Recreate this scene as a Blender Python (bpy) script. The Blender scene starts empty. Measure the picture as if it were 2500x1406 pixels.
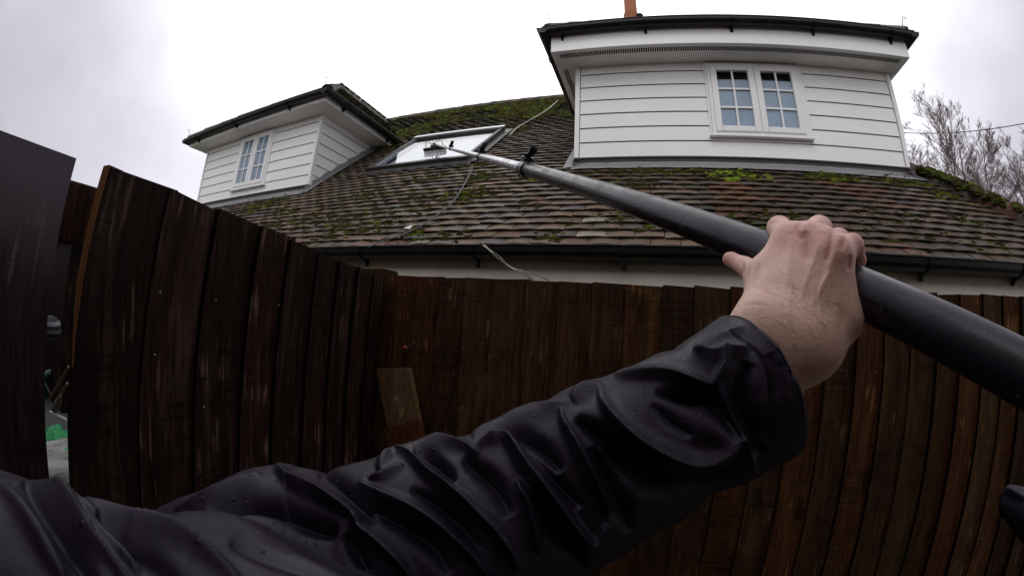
import bpy, math, random
import numpy as np
from mathutils import noise as mnoise, Vector, Matrix
random.seed(7); rng = np.random.default_rng(7)
S = bpy.context.scene; COL = S.collection

# ------------------------------------------------------------------ camera (wide action-camera lens)
LA, LB = 1.23299467, -0.07698175
YAW, PITCH, ROLL = 0.33245174, 0.09590374, 0.0674460
CAM = np.array([0.0, 0.0, 1.65])
def _rot(yaw, pitch, roll):
    cy, sy = math.cos(yaw), math.sin(yaw); cp, sp = math.cos(pitch), math.sin(pitch); cr, sr = math.cos(roll), math.sin(roll)
    B = np.array([[1, 0, 0], [0, 0, -1], [0, 1, 0]], float)
    Rx = np.array([[1, 0, 0], [0, cp, -sp], [0, sp, cp]]); Rz = np.array([[cy, -sy, 0], [sy, cy, 0], [0, 0, 1]])
    return Rz @ Rx @ B @ np.array([[cr, -sr, 0], [sr, cr, 0], [0, 0, 1]])
RM = _rot(YAW, PITCH, ROLL)
cd = bpy.data.cameras.new('camera'); cam = bpy.data.objects.new('camera', cd); COL.objects.link(cam)
m4 = np.eye(4); m4[:3, :3] = RM; m4[:3, 3] = CAM
cam.matrix_world = Matrix(m4.tolist())
cd.type = 'PANO'; cd.sensor_width = 36; cd.sensor_fit = 'HORIZONTAL'; cd.clip_start = 0.01; cd.clip_end = 2000
cc = cd.cycles if hasattr(cd, 'cycles') and hasattr(cd.cycles, 'panorama_type') else cd
cc.panorama_type = 'FISHEYE_LENS_POLYNOMIAL'
cc.fisheye_polynomial_k0 = 0; cc.fisheye_polynomial_k1 = -LA / 18; cc.fisheye_polynomial_k2 = 0
cc.fisheye_polynomial_k3 = -LB / 18 ** 3; cc.fisheye_polynomial_k4 = 0; cc.fisheye_fov = math.pi
S.camera = cam
def Dn(x, y):                      # direction seen at a pixel of the 2500x1406 photograph
    u = (x - 1250) / 1250; v = -(y - 703) / 1250; r = max(math.hypot(u, v), 1e-9); th = LA * r + LB * r ** 3
    s = math.sin(th) / r
    return RM @ np.array([u * s, v * s, -math.cos(th)])
def P(x, y, d): return CAM + Dn(x, y) * d
def PY(x, y, Y): d = Dn(x, y); return CAM + d * (Y / d[1])
def PX(x, y, X): d = Dn(x, y); return CAM + d * (X / d[0])
def PZ(x, y, Z): d = Dn(x, y); return CAM + d * ((Z - CAM[2]) / d[2])
def proj(Q):
    d = (Q - CAM) @ RM; d = d / np.linalg.norm(d, axis=1)[:, None]; th = np.arccos(np.clip(-d[:, 2], -1, 1)); r = th / LA
    for _ in range(8): r = r - (LA * r + LB * r ** 3 - th) / (LA + 3 * LB * r * r)
    s = r / np.maximum(np.sin(th), 1e-6)
    return np.stack([1250 + d[:, 0] * s * 1250, 703 - d[:, 1] * s * 1250], 1)

# ------------------------------------------------------------------ world, sun, exposure
SUN_EL, SUN_AZ = math.radians(48), math.radians(-8)
SKY_STRENGTH = 0.1
w = bpy.data.worlds.new('World'); S.world = w; w.use_nodes = True; nt = w.node_tree; nt.nodes.clear()
def N(nt, t, **k):
    n = nt.nodes.new(t)
    for a, b in k.items():
        if a in ('inp',):
            for q, v in b.items():
                if hasattr(v, 'is_linked') or isinstance(v, bpy.types.NodeSocket): nt.links.new(v, n.inputs[q])
                else: n.inputs[q].default_value = v
        else: setattr(n, a, b)
    return n
sky = N(nt, 'ShaderNodeTexSky', sky_type='NISHITA', sun_disc=False, sun_elevation=SUN_EL, sun_rotation=SUN_AZ)
hs = N(nt, 'ShaderNodeHueSaturation', inp={'Saturation': 0.12, 'Value': 0.9, 'Color': sky.outputs[0]})
tc = N(nt, 'ShaderNodeTexCoord')
# overcast: a broad bright patch of thin cloud in front, thicker greyer cloud to the sides
bd = Dn(1380, 60)
dp = N(nt, 'ShaderNodeVectorMath', operation='DOT_PRODUCT', inp={0: tc.outputs['Generated'], 1: tuple(bd)})
ns = N(nt, 'ShaderNodeTexNoise', inp={'Vector': tc.outputs['Generated'], 'Scale': 2.2, 'Detail': 5.0, 'Roughness': 0.5})
ad0 = N(nt, 'ShaderNodeMath', operation='MULTIPLY_ADD', inp={0: ns.outputs['Fac'], 1: 0.5, 2: dp.outputs['Value']})
ad = N(nt, 'ShaderNodeMapRange', inp={'Value': ad0.outputs[0], 'From Min': -0.75, 'From Max': 1.25})
cr = N(nt, 'ShaderNodeValToRGB', inp={'Fac': ad.outputs[0]})
e = cr.color_ramp.elements
e[0].position = 0.0; e[0].color = (10.5, 10.5, 10.7, 1); e[1].position = 1.0; e[1].color = (13.5, 13.5, 13.6, 1)
for ps, c in ((0.35, (8.0, 8.0, 8.2)), (0.55, (3.1, 3.0, 3.4)), (0.67, (3.5, 3.4, 3.9)), (0.76, (5.1, 4.95, 5.6)), (0.86, (8.2, 8.1, 8.8))):
    q = e.new(ps); q.color = (*c, 1)
mx = N(nt, 'ShaderNodeMixRGB', blend_type='MIX', inp={'Fac': 0.88, 'Color1': hs.outputs[0], 'Color2': cr.outputs[0]})
bg = N(nt, 'ShaderNodeBackground', inp={'Color': mx.outputs[0], 'Strength': SKY_STRENGTH})
N(nt, 'ShaderNodeOutputWorld', inp={'Surface': bg.outputs[0]})
sl = bpy.data.lights.new('sun', 'SUN'); sl.energy = 0.6; sl.angle = math.radians(40); sl.color = (1, 0.97, 0.93)
so = bpy.data.objects.new('sun', sl); COL.objects.link(so)
sd = Vector((math.sin(SUN_AZ) * math.cos(SUN_EL), math.cos(SUN_AZ) * math.cos(SUN_EL) * -1, math.sin(SUN_EL)))
so.rotation_euler = sd.to_track_quat('Z', 'Y').to_euler(); so.location = (0, 0, 12)
S.view_settings.view_transform = 'Standard'; S.view_settings.look = 'None'
S.view_settings.exposure = 0.55; S.view_settings.gamma = 1.0
S.render.engine = 'CYCLES'; S.cycles.max_bounces = 6

# ------------------------------------------------------------------ helpers
def tag(o, label=None, cat=None, group=None, kind=None):
    if label: o['label'] = label
    if cat: o['category'] = cat
    if group: o['group'] = group
    if kind: o['kind'] = kind
    return o
def thing(name, loc, label, cat, group=None):
    o = bpy.data.objects.new(name, None); COL.objects.link(o); o.location = loc; o.empty_display_size = 0.1
    return tag(o, label, cat, group)
class MB:
    def __init__(s): s.v = []; s.f = []; s.c = []; s.col = (1, 1, 1)
    def add(s, vs, fs, col=None):
        n = len(s.v); s.v += [tuple(map(float, q)) for q in vs]; s.f += [tuple(i + n for i in f) for f in fs]
        s.c += [col if col is not None else s.col] * len(vs)
    def box(s, a, b, col=None):
        (x0, y0, z0), (x1, y1, z1) = a, b
        s.add([(x0, y0, z0), (x1, y0, z0), (x1, y1, z0), (x0, y1, z0), (x0, y0, z1), (x1, y0, z1), (x1, y1, z1), (x0, y1, z1)],
              [(0, 3, 2, 1), (4, 5, 6, 7), (0, 1, 5, 4), (1, 2, 6, 5), (2, 3, 7, 6), (3, 0, 4, 7)], col)
    def hexa(s, p, col=None):      # 8 corners, bottom ring then top ring
        s.add(p, [(0, 3, 2, 1), (4, 5, 6, 7), (0, 1, 5, 4), (1, 2, 6, 5), (2, 3, 7, 6), (3, 0, 4, 7)], col)
    def obox(s, o, X, Y, Z, col=None):   # box from origin o along three vectors
        o, X, Y, Z = map(lambda q: np.array(q, float), (o, X, Y, Z))
        s.hexa([o, o + X, o + X + Y, o + Y, o + Z, o + X + Z, o + X + Y + Z, o + Y + Z], col)
    def tube(s, pts, r, n=8, caps=True, col=None):
        pts = [np.array(q, float) for q in pts]; rr = r if isinstance(r, (list, tuple, np.ndarray)) else [r] * len(pts)
        t0 = pts[1] - pts[0]; t0 /= np.linalg.norm(t0); ref = np.array([0, 0, 1.0]) if abs(t0[2]) < .9 else np.array([1.0, 0, 0])
        u = np.cross(t0, ref); u /= np.linalg.norm(u); vs = []; fs = []
        for i, q in enumerate(pts):
            a = pts[min(i + 1, len(pts) - 1)] - pts[max(i - 1, 0)]; L = np.linalg.norm(a)
            if L > 1e-9: t = a / L
            u = u - t * (u @ t); u /= max(np.linalg.norm(u), 1e-9); v = np.cross(t, u)
            for k in range(n):
                an = 2 * math.pi * k / n; vs.append(q + (u * math.cos(an) + v * math.sin(an)) * rr[i])
        for i in range(len(pts) - 1):
            for k in range(n):
                k2 = (k + 1) % n; fs.append((i * n + k, i * n + k2, (i + 1) * n + k2, (i + 1) * n + k))
        if caps: fs.append(tuple(range(n))[::-1]); fs.append(tuple((len(pts) - 1) * n + k for k in range(n)))
        s.add(vs, fs, col)
    def build(s, name, mat, parent=None, smooth=False, **t):
        return mesh(name, s.v, s.f, mat, parent, smooth, s.c, **t)
def mesh(name, v, f, mat, parent=None, smooth=False, cols=None, **t):
    me = bpy.data.meshes.new(name)
    v = np.asarray(v, np.float64)
    off = np.array([0, 0, 0.0])
    if parent is not None: off = np.array(ploc(parent))
    c0 = v.mean(0) if parent is None or True else off
    me.from_pydata((v - c0).tolist(), [], f if isinstance(f, list) else f.tolist())
    if cols is not None and len(cols) == len(v):
        at = me.color_attributes.new('tint', 'FLOAT_COLOR', 'POINT')
        cc_ = np.ones((len(v), 4), np.float32); cc_[:, :3] = np.array(cols, np.float32).reshape(-1, 3)
        at.data.foreach_set('color', cc_.ravel())
    if smooth: me.polygons.foreach_set('use_smooth', [True] * len(me.polygons))
    me.update(); me.validate()
    o = bpy.data.objects.new(name, me); COL.objects.link(o)
    if mat: me.materials.append(mat)
    o.location = c0 - off
    if parent is not None: o.parent = parent
    return tag(o, **t)
def ploc(o):
    a = np.array(o.location)
    while o.parent is not None: o = o.parent; a = a + np.array(o.location)
    return a
def bevel(o, w=0.003, seg=2):
    m = o.modifiers.new('bevel', 'BEVEL'); m.width = w; m.segments = seg; m.limit_method = 'ANGLE'; return o
def fb(x, y, z, o=4): return mnoise.fractal(Vector((x, y, z)), 1.0, 2.0, o)

# ------------------------------------------------------------------ materials
def mat(name, base=(.5, .5, .5), rough=.6, metal=0., spec=.5, tint=False, var=None, bump=None, coat=0., rvar=None, scale=(1, 1, 1), sss=0., extra=None):
    m = bpy.data.materials.new(name); m.use_nodes = True; t = m.node_tree; b = t.nodes['Principled BSDF']
    b.inputs['Base Color'].default_value = (*base, 1); b.inputs['Roughness'].default_value = rough
    b.inputs['Metallic'].default_value = metal; b.inputs['Specular IOR Level'].default_value = spec
    if coat: b.inputs['Coat Weight'].default_value = coat; b.inputs['Coat Roughness'].default_value = .15
    g = N(t, 'ShaderNodeNewGeometry'); mp = N(t, 'ShaderNodeMapping', inp={'Vector': g.outputs['Position'], 'Scale': scale})
    col = None
    if tint:
        at = N(t, 'ShaderNodeVertexColor', layer_name='tint')
        mm = N(t, 'ShaderNodeMixRGB', blend_type='MULTIPLY', inp={'Fac': 1.0, 'Color1': (*base, 1), 'Color2': at.outputs[0]}); col = mm.outputs[0]
    if var:                       # list of (scale, lo, hi, colour, detail): patches of another colour
        for sc, lo, hi, c, fac in var:
            n = N(t, 'ShaderNodeTexNoise', inp={'Vector': mp.outputs[0], 'Scale': sc, 'Detail': 6.0, 'Roughness': .62})
            mr = N(t, 'ShaderNodeMapRange', inp={'Value': n.outputs['Fac'], 'From Min': lo, 'From Max': hi, 'To Max': fac})
            mm = N(t, 'ShaderNodeMixRGB', inp={'Fac': mr.outputs[0], 'Color1': col if col else (*base, 1), 'Color2': (*c, 1)}); col = mm.outputs[0]
    if col: t.links.new(col, b.inputs['Base Color'])
    if rvar:
        n = N(t, 'ShaderNodeTexNoise', inp={'Vector': mp.outputs[0], 'Scale': rvar[0], 'Detail': 5.0})
        mr = N(t, 'ShaderNodeMapRange', inp={'Value': n.outputs['Fac'], 'From Min': .35, 'From Max': .65, 'To Min': rvar[1], 'To Max': rvar[2]})
        t.links.new(mr.outputs[0], b.inputs['Roughness'])
    if bump:
        last = None
        for sc, dist in bump:
            n = N(t, 'ShaderNodeTexNoise', inp={'Vector': mp.outputs[0], 'Scale': sc, 'Detail': 5.0, 'Roughness': .6})
            bb = N(t, 'ShaderNodeBump', inp={'Height': n.outputs['Fac'], 'Distance': dist, 'Strength': 1.0})
            if last: t.links.new(last, bb.inputs['Normal'])
            last = bb.outputs[0]
        t.links.new(last, b.inputs['Normal'])
    if extra: extra(t, b, g, mp)
    return m
def wood(name, base, dark, pale, green=None, rough=.75, gscale=1.0, greenfac=.6):
    m = bpy.data.materials.new(name); m.use_nodes = True; t = m.node_tree; b = t.nodes['Principled BSDF']
    g = N(t, 'ShaderNodeNewGeometry'); at = N(t, 'ShaderNodeVertexColor', layer_name='tint')
    # every board gets its own stretch of grain: shift by its tint
    sh = N(t, 'ShaderNodeVectorMath', operation='MULTIPLY_ADD', inp={0: at.outputs[0], 1: (37, 37, 11), 2: g.outputs['Position']})
    wn = N(t, 'ShaderNodeTexNoise', inp={'Vector': sh.outputs[0], 'Scale': 3.0, 'Detail': 2.0})
    ws = N(t, 'ShaderNodeVectorMath', operation='SCALE', inp={0: wn.outputs['Color'], 'Scale': .035})
    wa = N(t, 'ShaderNodeVectorMath', operation='ADD', inp={0: sh.outputs[0], 1: ws.outputs[0]})
    mp = N(t, 'ShaderNodeMapping', inp={'Vector': wa.outputs[0], 'Scale': (gscale, gscale, gscale * .035)})
    n1 = N(t, 'ShaderNodeTexNoise', inp={'Vector': mp.outputs[0], 'Scale': 190.0, 'Detail': 6.0, 'Roughness': .65})
    r1 = N(t, 'ShaderNodeMapRange', inp={'Value': n1.outputs['Fac'], 'From Min': .35, 'From Max': .68})
    c1 = N(t, 'ShaderNodeMixRGB', inp={'Fac': r1.outputs[0], 'Color1': (*dark, 1), 'Color2': (*base, 1)})
    mp2 = N(t, 'ShaderNodeMapping', inp={'Vector': wa.outputs[0], 'Scale': (gscale, gscale, gscale * .12)})
    n2 = N(t, 'ShaderNodeTexNoise', inp={'Vector': mp2.outputs[0], 'Scale': 26.0, 'Detail': 5.0, 'Roughness': .7})
    r2 = N(t, 'ShaderNodeMapRange', inp={'Value': n2.outputs['Fac'], 'From Min': .52, 'From Max': .75, 'To Max': .75})
    c2 = N(t, 'ShaderNodeMixRGB', inp={'Fac': r2.outputs[0], 'Color1': c1.outputs[0], 'Color2': (*pale, 1)})
    # knots
    mp3 = N(t, 'ShaderNodeMapping', inp={'Vector': wa.outputs[0], 'Scale': (7, 7, 3.2)})
    vo = N(t, 'ShaderNodeTexVoronoi', inp={'Vector': mp3.outputs[0], 'Scale': 1.0})
    r3 = N(t, 'ShaderNodeMapRange', inp={'Value': vo.outputs['Distance'], 'From Min': .07, 'From Max': .16, 'To Min': .85, 'To Max': 0.0})
    c3 = N(t, 'ShaderNodeMixRGB', inp={'Fac': r3.outputs[0], 'Color1': c2.outputs[0], 'Color2': (*[q * .45 for q in dark], 1)})
    mp5 = N(t, 'ShaderNodeMapping', inp={'Vector': wa.outputs[0], 'Scale': (gscale, gscale, gscale * .07)})
    n5 = N(t, 'ShaderNodeTexNoise', inp={'Vector': mp5.outputs[0], 'Scale': 110.0, 'Detail': 3.0, 'Roughness': .5}); n6 = N(t, 'ShaderNodeTexNoise', inp={'Vector': sh.outputs[0], 'Scale': 9.0, 'Detail': 2.0})
    mu = N(t, 'ShaderNodeMath', operation='MULTIPLY', inp={0: n5.outputs['Fac'], 1: n6.outputs['Fac']}); r5 = N(t, 'ShaderNodeMapRange', inp={'Value': mu.outputs[0], 'From Min': .345, 'From Max': .42, 'To Max': .55})
    c5 = N(t, 'ShaderNodeMixRGB', inp={'Fac': r5.outputs[0], 'Color1': c3.outputs[0], 'Color2': (*[min(1, q * 1.9) for q in pale], 1)})
    mp6 = N(t, 'ShaderNodeMapping', inp={'Vector': sh.outputs[0], 'Scale': (.06, .06, 1)}); n7 = N(t, 'ShaderNodeTexNoise', inp={'Vector': mp6.outputs[0], 'Scale': 170.0, 'Detail': 2.0}); n8 = N(t, 'ShaderNodeTexNoise', inp={'Vector': g.outputs['Position'], 'Scale': 5.0, 'Detail': 2.0})
    mu2 = N(t, 'ShaderNodeMath', operation='MULTIPLY', inp={0: n7.outputs['Fac'], 1: n8.outputs['Fac']}); r7 = N(t, 'ShaderNodeMapRange', inp={'Value': mu2.outputs[0], 'From Min': .27, 'From Max': .36, 'To Max': .6})
    c6 = N(t, 'ShaderNodeMixRGB', inp={'Fac': r7.outputs[0], 'Color1': c5.outputs[0], 'Color2': (*[q * .6 for q in dark], 1)})
    out = c6.outputs[0]
    if green:
        n4 = N(t, 'ShaderNodeTexNoise', inp={'Vector': mp2.outputs[0], 'Scale': 7.0, 'Detail': 6.0, 'Roughness': .7})
        r4 = N(t, 'ShaderNodeMapRange', inp={'Value': n4.outputs['Fac'], 'From Min': .5, 'From Max': .68, 'To Max': greenfac})
        c4 = N(t, 'ShaderNodeMixRGB', inp={'Fac': r4.outputs[0], 'Color1': out, 'Color2': (*green, 1)}); out = c4.outputs[0]
    mm = N(t, 'ShaderNodeMixRGB', blend_type='MULTIPLY', inp={'Fac': 1.0, 'Color1': out, 'Color2': at.outputs[0]})
    t.links.new(mm.outputs[0], b.inputs['Base Color'])
    b.inputs['Roughness'].default_value = rough; b.inputs['Specular IOR Level'].default_value = .10
    b1 = N(t, 'ShaderNodeBump', inp={'Height': n1.outputs['Fac'], 'Distance': .0012, 'Strength': .8})
    b2 = N(t, 'ShaderNodeBump', inp={'Height': n2.outputs['Fac'], 'Distance': .003, 'Strength': .6, 'Normal': b1.outputs[0]})
    t.links.new(b2.outputs[0], b.inputs['Normal'])
    return m
M = {}
M['clad'] = mat('white_cladding', (.84, .84, .84), .45, var=[(1.2, .45, .8, (.62, .62, .60), .35), (9, .6, .85, (.5, .5, .46), .25)], bump=[(40, .0006)])
M['upvc'] = mat('white_upvc', (.80, .80, .81), .3, var=[(2.5, .5, .9, (.66, .66, .63), .35)])
M['soffit'] = mat('soffit_board', (.76, .75, .74), .5, var=[(3, .45, .8, (.5, .46, .43), .5)])
M['slot'] = mat('vent_slot', (.01, .01, .01), .8)
M['shade_dark'] = mat('lap_shadow_gap', (.05, .05, .05), .8)
M['gutter'] = mat('black_plastic', (.005, .005, .005), .4, spec=.28, var=[(5, .55, .8, (.03, .035, .03), .5)])
M['lead'] = mat('lead_flashing', (.20, .20, .215), .5, var=[(3, .4, .7, (.32, .31, .32), .6), (14, .55, .7, (.1, .1, .1), .4)], bump=[(14, .004)])
M['render'] = mat('painted_fascia', (.66, .62, .57), .75, var=[(3, .45, .75, (.5, .42, .36), .5)], bump=[(220, .001)])
M['tile'] = mat('clay_tile', (1, 1, 1), .72, tint=True, spec=.35,
    var=[(55, .5, .72, (.05, .04, .035), .6), (7, .5, .68, (.055, .06, .03), .55), (130, .66, .74, (.32, .31, .27), .55), (18, .56, .72, (.07, .075, .02), .5)],
    bump=[(150, .0015), (30, .004)], rvar=(6, .5, .85))
M['underlay'] = mat('roof_underlay', (.015, .012, .01), .9)
M['moss'] = mat('moss', (1, 1, 1), .95, tint=True, spec=.1, var=[(120, .45, .7, (.012, .02, .004), .7)], bump=[(400, .004), (160, .006)])
M['terracotta'] = mat('terracotta', (.36, .12, .055), .8, var=[(9, .45, .7, (.16, .07, .04), .7), (25, .6, .75, (.4, .3, .22), .4)], bump=[(60, .003)])
M['mortar'] = mat('mortar', (.22, .2, .18), .9, bump=[(80, .003)])
M['brick'] = mat('chimney_brick', (.25, .1, .07), .85, var=[(14, .5, .6, (.12, .06, .04), .7)], bump=[(60, .003)])
M['iron'] = mat('galvanised_iron', (.3, .3, .3), .45, .8, var=[(30, .5, .7, (.12, .06, .03), .5)])
M['skyframe'] = mat('grey_metal_cladding', (.04, .037, .035), .45, .2, var=[(8, .5, .75, (.04, .045, .03), .6)])
M['hood'] = mat('wet_metal_hood', (.34, .35, .37), .22, .8)
M['wood_red'] = mat('skylight_inner_wood', (.2, .09, .05), .5)
M['cable'] = mat('grey_cable', (.085, .09, .085), .6)
M['cable_pale'] = mat('pale_cable', (.35, .36, .27), .6)
M['pole'] = mat('pole_dark', (.017, .0135, .021), .30, .2, var=[(9, .5, .75, (.035, .032, .04), .7), (190, .66, .72, (.16, .16, .18), .6)], bump=[(300, .0002), (40, .0004)], rvar=(22, .2, .42))
M['pole2'] = mat('pole_grey', (.46, .46, .48), .3, .75, var=[(30, .5, .7, (.25, .25, .27), .6), (120, .62, .7, (.1, .1, .1), .6)], rvar=(40, .2, .45))
M['plastic'] = mat('black_clamp', (.012, .012, .013), .35)
M['bristle'] = mat('white_bristle', (.75, .78, .78), .8, bump=[(300, .003)])
M['screw'] = mat('screw_head', (.2, .19, .17), .45, .6)
M['concrete'] = mat('path_concrete', (.12, .11, .1), .8, var=[(3, .4, .7, (.07, .065, .05), .7)], bump=[(60, .003)])
M['grass'] = mat('grass_ground', (.05, .07, .02), .9, var=[(.4, .4, .6, (.06, .05, .03), .7)], bump=[(20, .02)])
M['bark'] = mat('tree_bark', (.13, .105, .1), .9, var=[(8, .5, .6, (.25, .23, .22), .5)])
M['twig'] = mat('bare_twigs', (.19, .145, .145), .9)
M['bush'] = mat('bush_leaf', (.06, .08, .02), .7, tint=False, var=[(30, .5, .6, (.12, .1, .04), .6)])
M['green'] = mat('green_plastic', (.006, .13, .045), .35, bump=[(30, .004)])
M['greencloth'] = mat('green_bag', (.008, .27, .075), .5, bump=[(22, .02)])
M['greybox'] = mat('grey_plastic_box', (.07, .075, .075), .5)
M['white'] = mat('white_plain', (.7, .7, .68), .6)
M['redtag'] = mat('red_plastic', (.45, .05, .03), .4)
M['fence_r'] = wood('brown_fence_wood', (.074, .032, .013), (.017, .0066, .0028), (.118, .068, .031), (.058, .045, .011), greenfac=.4)
M['fence_l'] = wood('dark_fence_wood', (.023, .0102, .0068), (.0050, .0020, .0015), (.062, .038, .029), None, rough=.6)
M['plank_p'] = wood('pale_plank_wood', (.17, .105, .052), (.07, .038, .018), (.21, .15, .08), None)
M['plank_o'] = wood('brown_plank_wood', (.10, .036, .010), (.035, .011, .004), (.14, .06, .02), None)

# ------------------------------------------------------------------ setting
g = MB(); g.add([(-200, -200, -.004), (200, -200, -.004), (200, 200, -.004), (-200, 200, -.004)], [(0, 1, 2, 3)])
g.build('ground', M['grass'], kind='structure')
g = MB(); g.add([(-8, -1.6, 0), (8, -1.6, 0), (8, 1.15, 0), (-8, 1.15, 0)], [(0, 1, 2, 3)])
g.build('path', M['concrete'], kind='structure')

g = MB(); g.box((-9, -1.75, 0), (6, -1.55, 4.2), (1, 1, 1))  # unseen wall added behind the camera to block light and darken the foreground
g.build('wall', mat('added_shade_wall', (.12, .06, .045), .9, var=[(4, .4, .6, (.07, .045, .04), .7)], bump=[(60, .004)]), kind='structure')  # added unseen wall, only there to block light
# ------------------------------------------------------------------ house
A = math.radians(41); CA, SA = math.cos(A), math.sin(A)
Y0, Z0 = 2.35, 2.15               # eaves line
XL, XR, LR = -6.85, 3.72, 5.60    # gable end, hip corner at the eaves, slope length to the ridge
GA, TW = .097, .175
EX, ES, EN = np.array([1, 0, 0.]), np.array([0, CA, SA]), np.array([0, -SA, CA])
def R(x, L, h=0.0): return np.array([x, Y0, Z0]) + np.array([0, CA, SA]) * L + EN * h
def on_roof(px, py, h=0.0):
    d = Dn(px, py); o = R(0, 0, h); s = ((o - CAM) @ EN) / (d @ EN); q = CAM + d * s
    return q
def xl(q): return q[0], (q - np.array([0, Y0, Z0])) @ ES
house = thing('house', (-1.5, 6, 0), 'white weatherboarded bungalow with mossy tiled roof and two dormers', 'house')
DY = 3.45; ZC = 1.65              # dormer wall plane
big = dict(x0=-.66, x1=2.44, zb=ZC + .447 * DY, zs=ZC + .733 * DY, fy=3.15, zr=ZC + .9 * 3.06, fx0=-.86, fx1=2.55, l1=ZC + .704 * DY)
left = dict(x0=-6.74, x1=-3.93, zb=ZC + .448 * DY, zs=ZC + .728 * DY, fy=3.17, zr=ZC + .848 * 3.08, fx0=-6.97, fx1=-3.63, l1=ZC + .70 * DY)

# main walls
m = MB(); m.box((XL + .15, 2.62, 0), (3.5, 2.75, 2.3)); m.box((XL + .15, 2.75, 0), (XL + .27, 10.3, 2.3)); m.box((3.38, 2.75, 0), (3.5, 10.3, 2.3))
# gable triangle
m.add([(XL + .16, 2.6, 2.2), (XL + .16, 10.4, 2.2), (XL + .16, 6.55, 5.7)], [(0, 1, 2)])
m.build('wall', M['render'], house)
m = MB(); m.box((XL, 2.405, 1.75), (3.70, 2.43, 2.10)); m.box((XL, 2.43, 1.75), (3.70, 2.62, 1.77))
f = m.build('fascia_board', M['render'], house)
# roof sheet under the tiles (front slope), cut for nothing: the dormers stand on it
def hipx(L): return XR - L * CA
m = MB()
Lh = LR
cut = (-3.16, -1.88, 1.82, 3.02)   # skylight opening x0,x1,L0,L1
def sheet(x0, x1, L0, L1):
    m.add([R(x0, L0, -.03), R(x1 if x1 else hipx(L0), L0, -.03), R(x1 if x1 else hipx(L1), L1, -.03), R(x0, L1, -.03)], [(0, 1, 2, 3)])
sheet(XL, None, 0, cut[2]); sheet(XL, cut[0], cut[2], cut[3]); sheet(cut[1], None, cut[2], cut[3]); sheet(XL, None, cut[3], LR)
top = R(0, LR, -.03); xh = hipx(LR)
m.add([(XR, Y0, Z0 - .03), (XR, 10.8, Z0 - .03), (xh, top[1], top[2])], [(0, 1, 2)])                 # hip end
m.add([(XL, top[1], top[2]), (xh, top[1], top[2]), (XR, 10.8, Z0 - .03), (XL, 10.8, Z0 - .03)], [(0, 1, 2, 3)])   # back slope
m.build('roof_deck', M['underlay'], house)

def tile_rows(mb, O, EXv, ESv, ENv, L0, L1, xmin, xmax, skip, colf, gauge=GA, tw=TW):
    """plain tiles, each its own cambered slab; O + x*EXv + L*ESv"""
    n = int((L1 - L0) / gauge) + 1
    for i in range(n):
        La = L0 + i * gauge; xa = xmin(La) if callable(xmin) else xmin; xb = xmax(La) if callable(xmax) else xmax
        off = (.5 if i % 2 else 0.) * tw + random.uniform(-.012, .012)
        k = math.floor((xa - off) / tw)
        wob = random.uniform(-.004, .004)
        while True:
            x0 = off + k * tw; k += 1
            if x0 > xb: break
            if x0 + tw < xa: continue
            a, b = max(x0, xa), min(x0 + tw, xb)
            if b - a < .02 or skip((a + b) / 2, La + gauge * .5): continue
            gp = random.uniform(.001, .004); sl_ = random.uniform(-.006, .006) + wob; tl = random.gauss(0, .0022); sk = random.uniform(-.004, .004)
            sag = random.uniform(.003, .008); th = .018; lift = random.uniform(-.001, .003)
            c = colf((a + b) / 2, La)
            vs = []; ns_ = 5
            for row in range(3):
                for j in range(ns_):
                    s_ = j / (ns_ - 1); x = a + gp + (b - a - 2 * gp) * s_
                    cam_ = sag * (1 - (2 * s_ - 1) ** 2) + tl * (2 * s_ - 1) + lift
                    jit = random.uniform(-.0025, .0025)
                    if row == 0: L, h = La + sl_ + sk * (2 * s_ - 1) + jit, cam_ + .026 - th
                    elif row == 1: L, h = La + sl_ + sk * (2 * s_ - 1) + jit * .5, cam_ + .026
                    else: L, h = La + gauge * 1.3, cam_ * .6 + .026 - .0205
                    vs.append(O + EXv * x + ESv * L + ENv * h)
            dk = tuple(np.array(c) * .16)  # front edge tinted darker, the shadow under each course painted in
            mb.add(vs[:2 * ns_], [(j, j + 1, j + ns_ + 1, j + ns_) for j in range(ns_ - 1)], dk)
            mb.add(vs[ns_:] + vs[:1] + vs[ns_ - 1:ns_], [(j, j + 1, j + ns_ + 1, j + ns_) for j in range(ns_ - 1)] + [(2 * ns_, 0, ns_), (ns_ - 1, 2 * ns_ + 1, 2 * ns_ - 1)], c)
def tcol(x, L):
    n = fb(x * .9, L * .9, 3.1); k = random.random()
    base = np.array([.142, .097, .066]) * (1 + .5 * n) * random.uniform(.72, 1.25)
    if k < .22: base = np.array([.095, .076, .066]) * random.uniform(.75, 1.25)
    elif k < .27: base = np.array([.14, .08, .055]) * random.uniform(.7, 1.1)
    elif k < .36: base = np.array([.15, .125, .10]) * random.uniform(.8, 1.15)
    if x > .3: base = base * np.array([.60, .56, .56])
    if fb(x * 2.3 + 9, L * 1.7, 7.7) > .42 and x > .2: base = np.array([.12, .06, .04]) * random.uniform(.7, 1.1)
    if L > 3.2 and random.random() < .6: base = np.array([.055, .058, .022]) * random.uniform(.7, 1.3)
    return tuple(base)
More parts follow.
